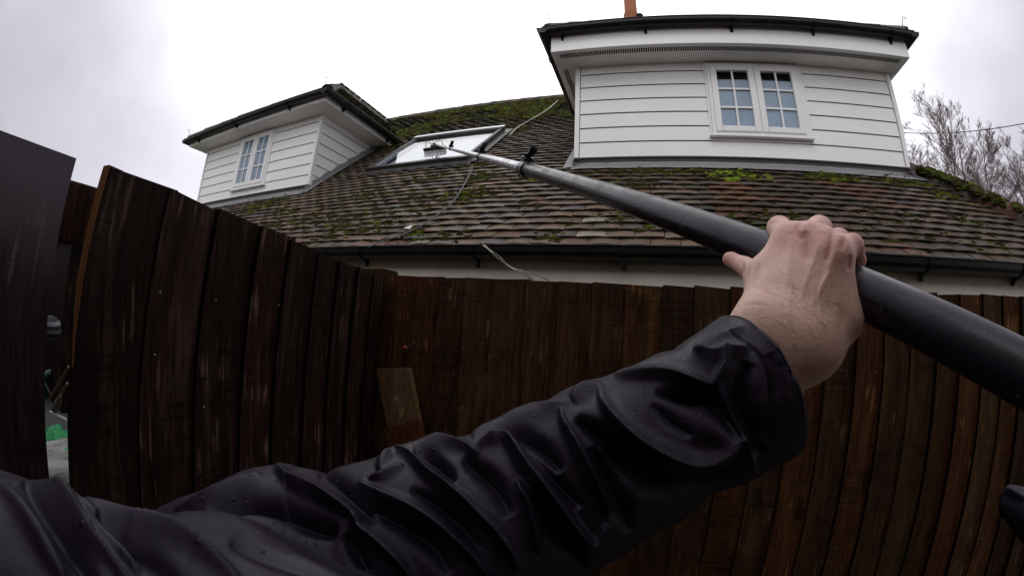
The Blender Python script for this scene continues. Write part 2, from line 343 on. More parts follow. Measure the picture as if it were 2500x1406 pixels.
# patches of newer orange tiles and odd pale ones seen in the photograph
patch = [(on_roof(1792, 480), .14, .42), (on_roof(2052, 462), .16, .12), (on_roof(1500, 422), .09, .05)]
def tcol2(x, L):
    for q, rx, rl in patch:
        a, b = xl(q)
        if abs(x - a) < rx and abs(L - b) < rl: return tuple(np.array([.15, .068, .038]) * random.uniform(.5, 1.15))
    for q in (on_roof(1435, 548), on_roof(1440, 572), on_roof(1118, 430)):
        a, b = xl(q)
        if abs(x - a) < TW * .5 and abs(L + .05 - b) < GA * .5: return (.30, .26, .20)
    return tcol(x, L)
def skip_main(x, L):
    y = Y0 + L * CA
    for c_ in (big, left):
        if c_['x0'] + .03 < x < c_['x1'] - .03 and L > 1.40:
            e_ = min(x - c_['fx0'], c_['fx1'] - x) + .05
            if L < (c_['zr'] + .012 + e_ * .839 - Z0) / SA + .02: return True
    if -3.24 < x < -1.80 and 1.72 < L < 3.12: return True
    return False
m = MB()
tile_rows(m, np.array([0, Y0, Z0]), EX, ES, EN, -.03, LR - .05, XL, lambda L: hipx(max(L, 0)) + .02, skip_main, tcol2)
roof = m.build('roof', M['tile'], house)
# ridge tiles and hip tiles: half-round
def halfround(mb, a, b, r, up, n=9, col=(1, 1, 1), drop=.3):
    a, b = np.array(a, float), np.array(b, float); t = b - a; t /= np.linalg.norm(t); sd_ = np.cross(t, up); sd_ /= np.linalg.norm(sd_); upv = np.cross(sd_, t)
    vs = []
    for q, rr in ((a, r), (b, r * .93), (a, r - .014), (b, (r - .014) * .93)):
        for k in range(n):
            an = math.pi * (-.08 + 1.16 * k / (n - 1)); vs.append(q + sd_ * math.cos(an) * rr + upv * (math.sin(an) * rr - drop * r))
    fs = []
    for k in range(n - 1):
        fs += [(k, k + 1, n + k + 1, n + k), (2 * n + k, 3 * n + k, 3 * n + k + 1, 2 * n + k + 1), (k, 2 * n + k, 2 * n + k + 1, k + 1), (n + k, n + k + 1, 3 * n + k + 1, 3 * n + k)]
    mb.add(vs, fs, col)
def ridge_run(name, a, b, up, par, r=.11, step=.30, cols=((.09, .075, .05), (.07, .065, .04), (.10, .07, .05))):
    a, b = np.array(a, float), np.array(b, float); L = np.linalg.norm(b - a); n = max(1, round(L / step)); mb = MB()
    for i in range(n):
        p0 = a + (b - a) * (i / n); p1 = a + (b - a) * ((i + 1.12) / n)
        c = np.array(random.choice(cols)) * random.uniform(.8, 1.2)
        halfround(mb, p0 + up * random.uniform(0, .008), p1, r * random.uniform(.96, 1.04), up, col=tuple(c))
    return mb.build(name, M['tile'], par, smooth=True)
UP = np.array([0, 0, 1.0])
rt = R(0, LR, .02)
ridge_run('ridge_tiles', (XL, rt[1], rt[2]), (xh, rt[1], rt[2]), UP, roof, r=.085)
hp0, hp1 = R(XR, 0, .015), R(hipx(LR), LR, .015)
ridge_run('hip_tiles', hp0, hp1, UP, roof, r=.12, cols=((.08, .055, .04), (.085, .065, .055), (.13, .05, .035)))
m = MB()
for i in range(60):
    q = R(XL - .02, i * GA, 0); m.box(q + np.array([0, 0, -.03]), q + np.array([.12, .1, .02]))
m.build('verge', M['mortar'], house)

# moss
def clumps(name, spots, par, kind='stuff'):
    """spots: list of (pos, normal, radius, height, colour); each a lumpy dome of moss, all one carpet"""
    V = []; F = []; Cc = []; n0 = 0
    ring = [(0.0, 1.0), (.45, .86), (.8, .5), (1.0, .0)]
    for (q, nn, r, h, c) in spots:
        u = np.cross(nn, [.3, .9, .2]); u /= np.linalg.norm(u); v = np.cross(nn, u); K = 8
        ph = random.uniform(0, 6.28); st = random.uniform(1.0, 2.8)
        u = EX; v = np.cross(nn, u)
        V.append(q + nn * h * random.uniform(.8, 1.2)); Cc.append(tuple(np.array(c) * 1.25)); 
        for ri, (rr, hh) in enumerate(ring[1:]):
            for k in range(K):
                an = ph + 2 * math.pi * k / K; rad = r * rr * random.uniform(.6, 1.3)
                V.append(q + u * math.cos(an) * rad * st + v * math.sin(an) * rad + nn * (h * hh * random.uniform(.5, 1.35) - .004)); Cc.append(tuple(np.array(c) * random.uniform(.6, 1.25) * (.75 + .4 * hh)))
        for k in range(K): F.append((n0, n0 + 1 + k, n0 + 1 + (k + 1) % K))
        for ri in range(2):
            for k in range(K):
                a = n0 + 1 + ri * K + k; b = n0 + 1 + ri * K + (k + 1) % K; F.append((a, a + K, b + K, b))
        n0 += 1 + 3 * K
    return mesh(name, V, F, M['moss'], par, True, Cc, kind=kind)
spots = []
def mosscol(bright=0.):
    c = np.array([.042, .042, .008]) * random.uniform(.55, 1.35)
    if random.random() < .12 + bright * .6: c = np.array([.085, .115, .012]) * (1.5 if bright > .8 else 1) * random.uniform(.7, 1.2) * (1 + .6 * bright)
    if random.random() < .2: c = np.array([.06, .05, .02]) * random.uniform(.6, 1.2)
    return tuple(c)
cent = []   # (x, L, sx, sL, density, bright)
for (px_, py_, sx, sl2, n_, br) in ((1785, 434, .16, .05, 420, .9), (2030, 440, .2, .05, 260, .5), (1600, 425, .5, .05, 160, .1), (2200, 450, .25, .06, 200, .3), (1300, 440, .1, .05, 110, .4), (1175, 440, .15, .06, 110, .2),
        (1150, 480, .25, .10, 170, .2), (1000, 500, .45, .2, 130, .1), (760, 540, .5, .12, 130, .1), (900, 480, .4, .15, 110, .0), (1160, 410, .1, .04, 40, .2), (640, 505, .35, .15, 260, .3), (1050, 590, .3, .05, 50, 0),
        (1010, 575, .06, .03, 26, .5), (870, 560, .5, .15, 160, .2), (1560, 540, .2, .08, 60, .3), (1850, 540, .4, .1, 50, .1), (2350, 600, .5, .12, 40, .2), (2150, 540, .5, .15, 50, .0), (2300, 480, .15, .07, 120, .3)):
    a, b = xl(on_roof(px_, py_))
    for _ in range(n_):
        x, L = random.gauss(a, sx * .6), random.gauss(b, sl2 * .7)
        if 0 < L < LR and not skip_main(x, L) and XL < x < hipx(L): cent.append((x, L, br))
n_try = 0
while n_try < 60000:
    n_try += 1
    x = random.uniform(XL, XR); L = random.uniform(0, LR)
    if skip_main(x, L) or x > hipx(L): continue
    d = fb(x * 1.1, L * 1.3, 5.5)
    thr = .56 - min(max(0, L - 2.6), 1.2) * .55 - (0.15 if x < -3.2 else 0) + (.22 if x > -1.9 and L > 1.5 and L < 3.6 else 0) + (.2 if x > .4 else 0)
    if d + random.uniform(-.12, .12) > thr: cent.append((x, L, .15 if L > 3.4 else 0.))
for (x, L, br) in cent:
    Ls = round(L / GA) * GA + random.gauss(0, .014) if random.random() < .6 else L       # moss likes the tile edges
    r = random.uniform(.008, .024) * (1.25 if L > 3 else 1) * (1 + .3 * br)
    spots.append((R(x, Ls, .020), EN, r, r * random.uniform(.5, 1.0), mosscol(br)))
for i in range(420):      # moss along the hip, thick near the top end
    s_ = abs(random.gauss(0, 1)) ; L = 1.45 - s_ * .35
    if L < .1: continue
    q = R(hipx(L) + random.uniform(-.11, .05), L, .05 + random.uniform(0, .05)); r = random.uniform(.015, .04)
    spots.append((q, np.array([-.2, -.5, .84]), r, r * .8, mosscol(.4)))
clumps('moss', spots, roof)
print('moss', len(spots))

# gutters
def gutter(par, a, b, r=.056, out=(0, -1, 0), brk=(), name='gutter', lip=.006, depth=1.0):
    a, b, o = np.array(a, float), np.array(b, float), np.array(out, float); t = (b - a) / np.linalg.norm(b - a); mb = MB(); n = 9; vs = []
    # a, b on the outer rim line's centre; trough hangs below
    for q in (a, b):
        for rr in (r, r - .004):
            for k in range(n):
                an = math.pi * k / (n - 1); vs.append(q + o * math.cos(an) * rr + np.array([0, 0, -1]) * math.sin(an) ** .7 * rr * depth)
    fs = []
    for k in range(n - 1): fs += [(k, k + 1, 2 * n + k + 1, 2 * n + k), (n + k, 3 * n + k, 3 * n + k + 1, n + k + 1)]
    fs += [tuple(range(n)), tuple(range(2 * n, 3 * n))[::-1]]
    mb.add(vs, fs)
    for sgn in (1,): mb.tube([a + o * r, b + o * r], lip, 6)
    gt = mb.build(name, M['gutter'], par, smooth=False)
    for s_ in brk:
        q = a + (b - a) * s_; mb = MB(); vs = []
        pr = []
        for k in range(n): an = math.pi * k / (n - 1); pr.append(q + o * math.cos(an) * (r + .004) + np.array([0, 0, -1]) * math.sin(an) ** .7 * (r + .004) * depth)
        for k in range(n - 1):
            mb.obox(pr[k] - t * .013, t * .026, pr[k + 1] - pr[k], (pr[k + 1] - pr[k]) @ np.eye(3) * 0 + (pr[k] - q) / np.linalg.norm(pr[k] - q) * .005)
        # arm to the fascia: a wedge
        d0 = q - o * (r + .004); zb = -r * depth
        mb.hexa([d0 - t * .012 + UP * -.01, d0 + t * .012 + UP * -.01, d0 + t * .012 - UP * (r * depth + .045), d0 - t * .012 - UP * (r * depth + .045),
                 q + o * .0 - t * .012 + UP * (zb - .004), q + t * .012 + UP * (zb - .004), q - o * (r * .75) + t * .010 + UP * (zb - .03), q - o * (r * .75) - t * .010 + UP * (zb - .03)])
        mb.build('gutter_bracket', M['gutter'], par)
    return gt
zg = ZC + .212 * 2.30
bs = []
xa, xb = XL - .02, XR + .02
for px_, py_ in ((885, 620), (1158, 630), (1523, 640), (1900, 650), (2262, 660), (2490, 680)):
    q = PY(px_, py_, 2.33); bs.append((q[0] - xa) / (xb - xa))
gutter(house, (xa, 2.335, zg), (xb, 2.335, zg), r=.062, brk=bs, depth=1.25)

# ------------------------------------------------------------------ dormers
def slopes(mb, cfg, fy, zr, pitch=40):
    """hipped dormer roof: front slope + two side slopes, plain tiles"""
    x0, x1 = cfg['fx0'] - .05, cfg['fx1'] + .05; y0 = fy - .05; w_ = (x1 - x0) / 2; tp = math.tan(math.radians(pitch)); cp, sp = math.cos(math.radians(pitch)), math.sin(math.radians(pitch))
    z0 = zr + .012; apex = np.array([(x0 + x1) / 2, y0 + w_, z0 + w_ * tp])
    # where the ridge meets the main roof
    yb = (apex[2] - Z0) / math.tan(A) + Y0
    ce = (z0 - Z0) / math.tan(A) + Y0
    col = lambda x, L: tuple(np.array([.09, .08, .065]) * random.uniform(.6, 1.25) if random.random() < .8 else np.array([.07, .085, .025]) * random.uniform(.8, 1.3))
    Ls = w_ / cp
    tile_rows(mb, np.array([apex[0], y0, z0]), EX, np.array([0, cp, sp]), np.array([0, -sp, cp]), 0, Ls, lambda L: -w_ + L * cp, lambda L: w_ - L * cp, lambda x, L: False, col)
    for sg, xe in ((1, x1), (-1, x0)):
        ey = np.array([0, 1.0, 0]); esl = np.array([-sg * cp, 0, sp]); en = np.array([sg * sp, 0, cp])
        tile_rows(mb, np.array([xe, y0, z0]), ey, esl, en, 0, Ls, lambda L: L * cp, lambda L: (ce - y0) + (L * sp) / math.tan(A) + .05, lambda x, L: False, col)
    vs = [(x0, y0, z0 - .01), (x1, y0, z0 - .01), apex + (0, 0, -.01), (x0, ce, z0 - .01), (x1, ce, z0 - .01), (apex[0], yb, apex[2] - .01)]
    mb.add(vs, [(0, 1, 2), (1, 4, 5, 2), (0, 2, 5, 3)], (.03, .03, .03))
    return x0, x1, y0, z0, apex, yb, ce
def dormer(cfg, name, lab, wx0, wx1, wz0, wz1, trim, brk):
    x0, x1, zb, zs, fy, zr = (cfg[k] for k in ('x0', 'x1', 'zb', 'zs', 'fy', 'zr'))
    m = MB(); lines = [zb]; z = cfg['l1'] - .1480 * 5
    while z < zs - .03: lines.append(z); z += .148
    lines = sorted(lines) + [zs + .01]
    back = 6.4
    for i in range(len(lines) - 1):
        a, b = lines[i], lines[i + 1]; g_ = .005 if i else 0
        # window opening splits the board
        segs = [(x0 + .028, x1 - .028)]
        if b > wz0 and a < wz1: segs = [(x0 + .028, wx0), (wx1, x1 - .028)]
        for s0, s1 in segs:
            aa, bb_ = a, b
            m.hexa([(s0, DY - .014, aa + g_), (s1, DY - .014, aa + g_), (s1, DY + .03, aa + g_), (s0, DY + .03, aa + g_), (s0, DY - .006, bb_), (s1, DY - .006, bb_), (s1, DY + .03, bb_), (s0, DY + .03, bb_)])
        if wz0 > a and wz0 < b: m.box((wx0, DY - .012, a + .001), (wx1, DY + .03, wz0 - .004))
        for sg, xx in ((1, x1), (-1, x0)):
            m.hexa([(xx - sg * .03, DY + .03, a + g_), (xx + sg * .014, DY + .03, a + g_), (xx + sg * .014, back, a + g_), (xx - sg * .03, back, a + g_),
                    (xx - sg * .03, DY + .03, b), (xx + sg * .006, DY + .03, b), (xx + sg * .006, back, b), (xx - sg * .03, back, b)] if sg > 0 else
                   [(xx - .014, DY + .03, a + g_), (xx + .03, DY + .03, a + g_), (xx + .03, back, a + g_), (xx - .014, back, a + g_),
                    (xx - .006, DY + .03, b), (xx + .03, DY + .03, b), (xx + .03, back, b), (xx - .006, back, b)])
    d = m.build('dormer', M['clad'], house, label=lab)
    m = MB()
    for z in lines[1:-1]:
        for s0, s1 in ([(x0 + .03, wx0 - .001), (wx1 + .001, x1 - .03)] if wz0 < z < wz1 else [(x0 + .03, x1 - .03)]): m.box((s0, DY - .0115, z - .001), (s1, DY + .02, z + .0055))
        m.box((x1 - .02, DY + .03, z - .001), (x1 + .0115, back, z + .0055)); m.box((x0 - .0115, DY + .03, z - .001), (x0 + .02, back, z + .0055))
    m.box((x0 - .005, DY + .010, zb - .045), (x1 + .005, DY + .03, zb - .001)); m.build('board_gap_shade', M['shade_dark'], d)  # dark strips paint in the shade at the laps and under the cladding
    for xx in (x0, x1):
        m = MB(); m.box((xx - .022, DY - .022, zb - .004), (xx + .022, DY + .028, zs + .008))
        bevel(m.build('corner_trim', M['upvc'], d), .003)
    for q in trim:
        m = MB(); m.box((q[0], DY - .024, q[2]), (q[1], DY + .03, q[3])); bevel(m.build('window_trim', M['upvc'], d), .003)
    # soffit, fascia
    fx0, fx1 = cfg['fx0'], cfg['fx1']; yb = (zs - Z0) / math.tan(A) + Y0 + .2
    m = MB(); m.box((fx0 + .004, fy + .004, zs), (fx1 - .004, DY + .04, zs + .012)); m.box((fx0 + .004, DY + .041, zs), (x0 + .02, yb, zs + .012)); m.box((x1 - .02, DY + .041, zs), (fx1 - .004, yb, zs + .012))
    m.build('soffit', M['soffit'], d)
    m = MB(); n = int((fx1 - fx0 - .12) / .021)
    if cfg is big:
        for k in range(n):
            x = fx0 + .07 + k * .021; m.box((x, fy + .045, zs - .002), (x + .013, fy + .105, zs + .004))
    if cfg is big: m.build('vent_strip', M['slot'], d)
    for sg, xs in ((-1, fx0 + .05), (1, fx1 - .095)):
        m = MB()
        for k in range(int((yb - fy - .5) / .021)):
            y = fy + .30 + k * .021
            if cfg is big: m.box((xs, y, zs - .002), (xs + .05, y + .011, zs + .004))
        if cfg is big: m.build('vent_strip', M['slot'], d)
    ft = zr - .012
    m = MB(); m.box((fx0, fy - .012, zs - .006), (fx1, fy + .010, ft)); m.box((fx0 - .001, fy + .0105, zs - .006), (fx0 + .016, yb + .2, ft)); m.box((fx1 - .016, fy + .0105, zs - .006), (fx1 + .001, yb + .2, ft))
    bevel(m.build('fascia', M['upvc'], d), .003)
    # little return lip under the fascia
    m = MB(); x_0, x_1, y_0, z_0, apex, ybk, ce = slopes(m, cfg, fy, zr)
    dr = m.build('dormer_roof', M['tile'], d)
    cols = ((.13, .12, .10), (.10, .09, .08), (.15, .13, .1))
    ridge_run('dormer_hip_tiles', (x_1 - .01, y_0 + .01, z_0 + .02), apex, UP, d, r=.085, cols=cols)
    ridge_run('dormer_hip_tiles', (x_0 + .01, y_0 + .01, z_0 + .02), apex, UP, d, r=.085, cols=cols)
    ridge_run('dormer_ridge_tiles', apex, (apex[0], ybk, apex[2]), UP, d, r=.1, cols=cols)
    sp_ = []
    for sg, xe in ((1, x_1), (-1, x_0)):
        for _ in range(500 if sg > 0 else 100):
            L = random.uniform(0, 2.0); y = y_0 + random.uniform(0, ce + 1.2 - y_0); xx = xe - sg * L * math.cos(math.radians(40))
            if fb(y * 2, L * 2, 2.2 + sg) + random.uniform(-.2, .2) < .12 or y - y_0 < L * .77 or y - y_0 > (ce - y_0) + L * .7: continue
            r = random.uniform(.012, .03); sp_.append((np.array([xx, y, z_0 + L * math.sin(math.radians(40)) + .018]), np.array([sg * .64, 0, .77]), r, r * .6, mosscol(.0)))
    if sp_: clumps('dormer_moss', sp_, d)
    # gutters on three sides
    gy = fy - .012 - .060; gx1 = fx1 + .062; gx0 = fx0 - .062
    gutter(d, (gx0, gy, zr), (gx1, gy, zr), r=.056, brk=brk, depth=1.15)
    gutter(d, (gx1, gy - .05, zr), (gx1, ce + .05, zr), r=.056, out=(1, 0, 0), brk=(.25, .8), depth=1.15)
    gutter(d, (gx0, gy - .05, zr), (gx0, ce + .05, zr), r=.056, out=(-1, 0, 0), brk=(.25, .8), depth=1.15)
    # hip irons: curled straps
    for xx, sg in ((x_1, 1), (x_0, -1)):
        q = np.array([xx - sg * .05, y_0 - .01, z_0 + .08]); pts = [q, q + np.array([sg * .012, -.02, .07])]
        c = pts[-1] + np.array([sg * .012, -.012, .006])
        for k in range(7): an = math.pi * (1 - k / 4.6); pts.append(c + np.array([sg, -1, 0]) / 1.41 * math.cos(an) * .018 + UP * math.sin(an) * .02)
        mm_ = MB(); mm_.tube(pts, .0042, 6); mm_.build('hip_iron', M['iron'], d, smooth=True)
    # lead apron and side flashings
    m = MB(); nx = 40
    Lf = (DY - Y0) / CA
    v1 = []; 
    xs_ = np.linspace(x0 - .03, x1 + (.12 if cfg is big else .03), nx)
    for x in xs_:
        wv = .004 * fb(x * 6, 1.1, 4); 
        v1 += [(x, DY + .018, zb - .026), (x, DY + .004 + wv, zb - .06), tuple(R(x, Lf - .07, .032 + wv)), tuple(R(x + .004, Lf - .15 + .012 * fb(x * 3, 2, 1), .033 + wv))]
    fs = []
    for i in range(nx - 1):
        for k in range(3): a = i * 4 + k; fs.append((a, a + 4, a + 5, a + 1))
    m.add(v1, fs)
    for sg, xx in ((1, x1), (-1, x0)):
        v1 = []; k_ = 30
        for i in range(k_):
            L = Lf - .12 + (2.0) * i / (k_ - 1); st = .10 + .02 * ((i // 2) % 2)
            q = R(xx, L, 0); v1 += [(xx + sg * .018, q[1], q[2] + st), (xx + sg * .019, q[1], q[2] + .045), tuple(R(xx + sg * .10, L, .036 + .004 * fb(L * 9, 3, sg)))]
        fs = []
        for i in range(k_ - 1):
            for k in range(2): a = i * 3 + k; fs.append((a, a + 3, a + 4, a + 1) if sg < 0 else (a, a + 1, a + 4, a + 3))
        m.add(v1, fs)
    m.build('lead_flashing', M['lead'], d)
    # window: outer frame, two casements with glazing bars
    m = MB(); fw = .045; y_a, y_b = DY - .03, DY + .05
    def frame(mb, a0, a1, b0, b1, t, ya, yb_):
        mb.box((a0, ya, b0), (a0 + t, yb_, b1)); mb.box((a1 - t, ya, b0), (a1, yb_, b1)); mb.box((a0 + t, ya, b0), (a1 - t, yb_, b0 + t)); mb.box((a0 + t, ya, b1 - t), (a1 - t, yb_, b1))
    frame(m, wx0, wx1, wz0, wz1, fw, y_a, y_b); mid = (wx0 + wx1) / 2; m.box((mid - .022, y_a, wz0 + fw), (mid + .022, y_b, wz1 - fw))
    bevel(m.build('window_frame', M['upvc'], d), .004)
    for a0, a1 in ((wx0 + fw - .01, mid - .004), (mid + .004, wx1 - fw + .01)):
        m = MB(); b0, b1 = wz0 + fw - .01, wz1 - fw + .01; frame(m, a0, a1, b0, b1, .058, y_a - .014, y_a + .03)
        bevel(m.build('casement', M['upvc'], d), .008, 3)
        m = MB(); q0, q1, r0, r1 = a0 + .058, a1 - .058, b0 + .058, b1 - .058; cx = (q0 + q1) / 2; bw = .009
        m.box((cx - bw, y_a + .002, r0), (cx + bw, y_a + .012, r1))
        for k in (1, 2): z = r0 + (r1 - r0) * k / 3; m.box((q0, y_a + .0035, z - bw), (cx - bw, y_a + .0115, z + bw)); m.box((cx + bw, y_a + .0035, z - bw), (q1, y_a + .0115, z + bw))
        m.build('glazing_bar', M['upvc'], d)
        m = MB(); m.box((q0 - .004, y_a + .014, r0 - .004), (q1 + .004, y_a + .020, r1 + .004)); m.build('window_pane', M['glass'], d)
        m = MB(); m.box((q0 - .03, y_a + .023, r0 - .03), (q1 + .03, y_a + .025, r1 - (.085 if cfg is big else -.02))); m.build('blind', M['blind'], d)
    m = MB(); m.hexa([(wx0 - .03, DY - .065, wz0 - .02), (wx1 + .03, DY - .065, wz0 - .02), (wx1 + .03, DY + .02, wz0 - .014), (wx0 - .03, DY + .02, wz0 - .014), (wx0 - .03, DY - .065, wz0 - .003), (wx1 + .03, DY - .065, wz0 - .003), (wx1 + .03, DY + .02, wz0 + .004), (wx0 - .03, DY + .02, wz0 + .004)])
    bevel(m.build('window_sill', M['upvc'], d), .003)
    m = MB(); m.box((wx0 - .1, DY + .12, wz0 - .2), (wx1 + .1, DY + .13, wz1 + .2)); m.build('room_back', M['shade_dark'], d)
    return d
def glassmat(name, base, rough=.03, spec=.5, ior=1.5, metal=0.):
    return mat(name, base, rough, metal, spec, bump=[(6, .0008)])
def mkglass():
    m = bpy.data.materials.new('window_glass'); m.use_nodes = True; t = m.node_tree; t.nodes.clear()
    gl = N(t, 'ShaderNodeBsdfGlossy', inp={'Color': (1, 1, 1, 1), 'Roughness': .02}); tr = N(t, 'ShaderNodeBsdfTransparent', inp={'Color': (.90, .93, .97, 1)})
    fr = N(t, 'ShaderNodeFresnel', inp={'IOR': 1.55}); gq = N(t, 'ShaderNodeNewGeometry'); nb = N(t, 'ShaderNodeMath', operation='SUBTRACT', inp={0: 1.0, 1: gq.outputs['Backfacing']}); fm = N(t, 'ShaderNodeMath', operation='MULTIPLY', inp={0: fr.outputs[0], 1: nb.outputs[0]})
    mxs = N(t, 'ShaderNodeMixShader', inp={0: fm.outputs[0], 1: tr.outputs[0], 2: gl.outputs[0]})
    N(t, 'ShaderNodeOutputMaterial', inp={'Surface': mxs.outputs[0]}); return m
M['glass'] = mkglass()
M['blind'] = mat('net_blind', (.42, .49, .56), .8, var=[(3, .4, .6, (.30, .36, .42), .6), (20, .4, .6, (.36, .42, .48), .5)])
ux = lambda u: u * DY
bx0, bx1 = ux(.163), ux(.424)
brb = [(PY(px_, py_, 3.08)[0] - (big['fx0'] - .062)) / (big['fx1'] - big['fx0'] + .124) for px_, py_ in ((1370, 85), (1575, 65), (1787, 60), (1988, 70), (2180, 95))]
dbig = dormer(big, 'dormer', 'large dormer nearer the camera, above the hand', bx0, bx1, ZC + .503 * DY, ZC + .728 * DY,
    [(bx1 + .001, bx1 + .03, ZC + .50 * DY, big['zs'] - .001), (bx0 - .022, bx0 - .001, ZC + .50 * DY, big['zs'] - .001)], brb)
lx0, lx1 = -1.645 * DY, -1.408 * DY
dlef = dormer(left, 'dormer', 'smaller looking dormer on the left, left of the skylight', lx0, lx1, ZC + .478 * DY, ZC + .724 * DY,
    [(lx0 - .035, lx0 - .001, ZC + .478 * DY, left['zs'] - .001)], [.12, .45, .8])

# chimney with a terracotta pot, behind the large dormer
m = MB(); m.box((-.75, 6.45, 4.2), (-.05, 7.1, 6.85)); m.box((-.80, 6.40, 6.85), (0, 7.15, 7.0))
ch = m.build('chimney', M['brick'], house)
q0 = PY(1541, 42, 6.75); q1 = PY(1538, -60, 6.75)
m = MB(); rr = .125; m.tube([q0 - UP * .9, q0, q0 + UP * .05, q0 + UP * .09, q0 + UP * .9, q0 + UP * 1.4, q0 + UP * 1.42], [.15, .15, .15, .13, .115, .12, .14], 24)
m.build('chimney_pot', M['terracotta'], ch, smooth=True)
q = PY(1562, 42, 6.6); m = MB(); m.tube([q + UP * -.5, q, q + UP * .02, q + UP * .055, q + UP * .075], [.05, .05, .075, .06, .02], 14); m.build('flue_cowl', M['gutter'], ch, smooth=True)

# ------------------------------------------------------------------ skylight
M['skyglass'] = mkglass(); M['skyglass'].node_tree.nodes['Fresnel'].inputs['IOR'].default_value = 4.5
sk = MB(); SX0, SX1, SL0, SL1 = -3.19, -1.85, 1.77, 3.07
h1 = .085
def rb(mb, x0, x1, L0, L1, h0, h1, col=None): mb.hexa([R(x0, L0, h0), R(x1, L0, h0), R(x1, L1, h0), R(x0, L1, h0), R(x0, L0, h1), R(x1, L0, h1), R(x1, L1, h1), R(x0, L1, h1)], col)
rb(sk, SX0, SX0 + .042, SL0 + .05, SL1 - .06, 0, h1); rb(sk, SX1 - .042, SX1, SL0 + .05, SL1 - .06, 0, h1); rb(sk, SX0 - .012, SX1 + .012, SL0 - .01, SL0 + .05, -.0, h1 + .006); rb(sk, SX0, SX1, SL1 - .06, SL1, 0, h1 - .004)
skl = bevel(sk.build('skylight', M['skyframe'], house), .004)
for a_, b_ in ((SX0 + .043, SX0 + .062), (SX1 - .062, SX1 - .043)): m = MB(); rb(m, a_, b_, SL0 + .052, SL1 - .07, .02, h1 - .012); m.build('sash_rail', M['hood'], skl)
m = MB(); rb(m, SX0 - .015, SX1 + .015, SL1 - .06, SL1 + .03, h1 + .001, h1 + .02); bevel(m.build('hood', M['hood'], skl), .006)
m = MB(); rb(m, SX0 + .04, SX1 - .04, SL0 + .04, SL1 - .04, h1 - .032, h1 - .022); m.build('skylight_glass', M['skyglass'] if 'skyglass' in M else M['glass'], skl)
m = MB(); rb(m, SX0 + .05, SX1 - .05, SL0 + .05, SL1 - .05, -.02, -.01); m.build('skylight_blind', M['white'], skl)
for a_, b_, c_ in ((SX0 - .10, SX0 - .002, .08), (SX1 + .002, SX1 + .10, .02)): m = MB(); rb(m, a_, b_, SL0 - c_, SL1 + .06, .028, .038); m.build('side_flashing', M['skyframe'], skl)
m = MB(); nx = 60; vs = []
for i in range(nx):
    x = SX0 - .1 + (SX1 - SX0 + .16) * i / (nx - 1); wv = .006 * math.sin(x * 36) 
    vs += [R(x, SL0 - .012, .05), R(x, SL0 - .05, .034 + wv * .5), R(x, SL0 - .10 + .01 * fb(x * 4, 1, 1), .034 + wv)]
fs = []
for i in range(nx - 1):
    for k in range(2): a = i * 3 + k; fs.append((a, a + 3, a + 4, a + 1))
m.add(vs, fs); m.build('apron_flashing', M['skyframe'], skl)
# ------------------------------------------------------------------ fences
LEANL = .055
def feather(mb, p, q, zt, n, zb=.02, over=1, w_=None, out=None, tops=None, cols=None, lean=0., th0=.018, th1=.005, edge=True):
    """vertical feather-edged boards from p to q, each thick edge lapping the next board's thin one"""
    p, q = np.array(p, float), np.array(q, float); t = q - p; L = np.linalg.norm(t); t /= L; o = np.array([-t[1], t[0], 0]) if out is None else np.array(out, float); st = L / n
    for i in range(n):
        a = p + t * st * i; wd = st * 1.14 if w_ is None else w_; z1 = (zt(i / n) if callable(zt) else (zt or 0)) + random.gauss(0, .0018)
        if tops: z1 = tops[i]
        tl = random.gauss(0, .0025); c = cols(i) if cols else (random.uniform(.6, 1.25),) * 3
        b = a + t * wd
        k = random.uniform(-.002, .002); A0, A1 = (th0, th1) if over > 0 else (th1, th0); sk_ = random.gauss(0, .002)
        bot = [a + o * .000, b + o * .0, b - o * A1, a - o * A0]
        vs = []
        rows = 9
        for r_ in range(rows):
            f_ = r_ / (rows - 1); z = zb + (z1 - zb) * f_
            bow = .0022 * math.sin(f_ * 5 + i * 1.7)
            for j, bb in enumerate(bot):
                zz = z + (sk_ * (1 if j in (1, 2) else -1) if r_ == rows - 1 else 0)
                vs.append(bb + o * (k + bow) + t * (tl * f_ + bow * .6) + np.array([0, 0, zz]) - np.array([0, 0, bb[2]]))
        fs = [(0, 1, 2, 3), tuple(4 * (rows - 1) + k2 for k2 in (3, 2, 1, 0))]
        for r_ in range(rows - 1):
            for j in range(4): a_ = r_ * 4 + j; b_ = r_ * 4 + (j + 1) % 4; fs.append((a_, a_ + 4, b_ + 4, b_))
        mb.add(vs, fs, c)
        if edge and i:      # thick edge of each lap tinted dark, painting in its shade
            j = 3 if over > 0 else 2; jj = 0 if over > 0 else 1; dr = -t if over > 0 else t; e_ = []
            for r_ in range(rows): e_ += [vs[r_ * 4 + j] + dr * .0008 - o * .0006, vs[r_ * 4 + jj] + dr * .0008]
            mb.add(e_, [(2 * r_, 2 * r_ + 1, 2 * r_ + 3, 2 * r_ + 2) for r_ in range(rows - 1)], tuple(q * .15 for q in c))
def nails(spots, par, nrm, r=.0017):
    for q in spots:
        m = MB(); n = np.array(nrm, float); m.tube([q, q + n * .002, q + n * .0028], [r, r, r * .6], 10); m.build('screw', M['screw'], par, smooth=False)
FR0, FR1 = np.array([-.86, 1.195, 0]), np.array([3.3, 1.27, 0])
fr = thing('fence', (1.2, 1.23, 0), 'brown feather-edge board fence running across below the gutter', 'fence')
m = MB()
def rcol(i):
    b = random.uniform(.65, 1.2); k = random.random()
    return (b * (1.15 if k < .35 else .95), b, b * (.9 if k < .35 else 1.1))
feather(m, FR0, FR1, lambda f: ZC + .149 - .004 * math.sin(f * 9), 42, over=1, out=(0, 1, 0), cols=rcol)
m.build('board_panel', M['fence_r'], fr)
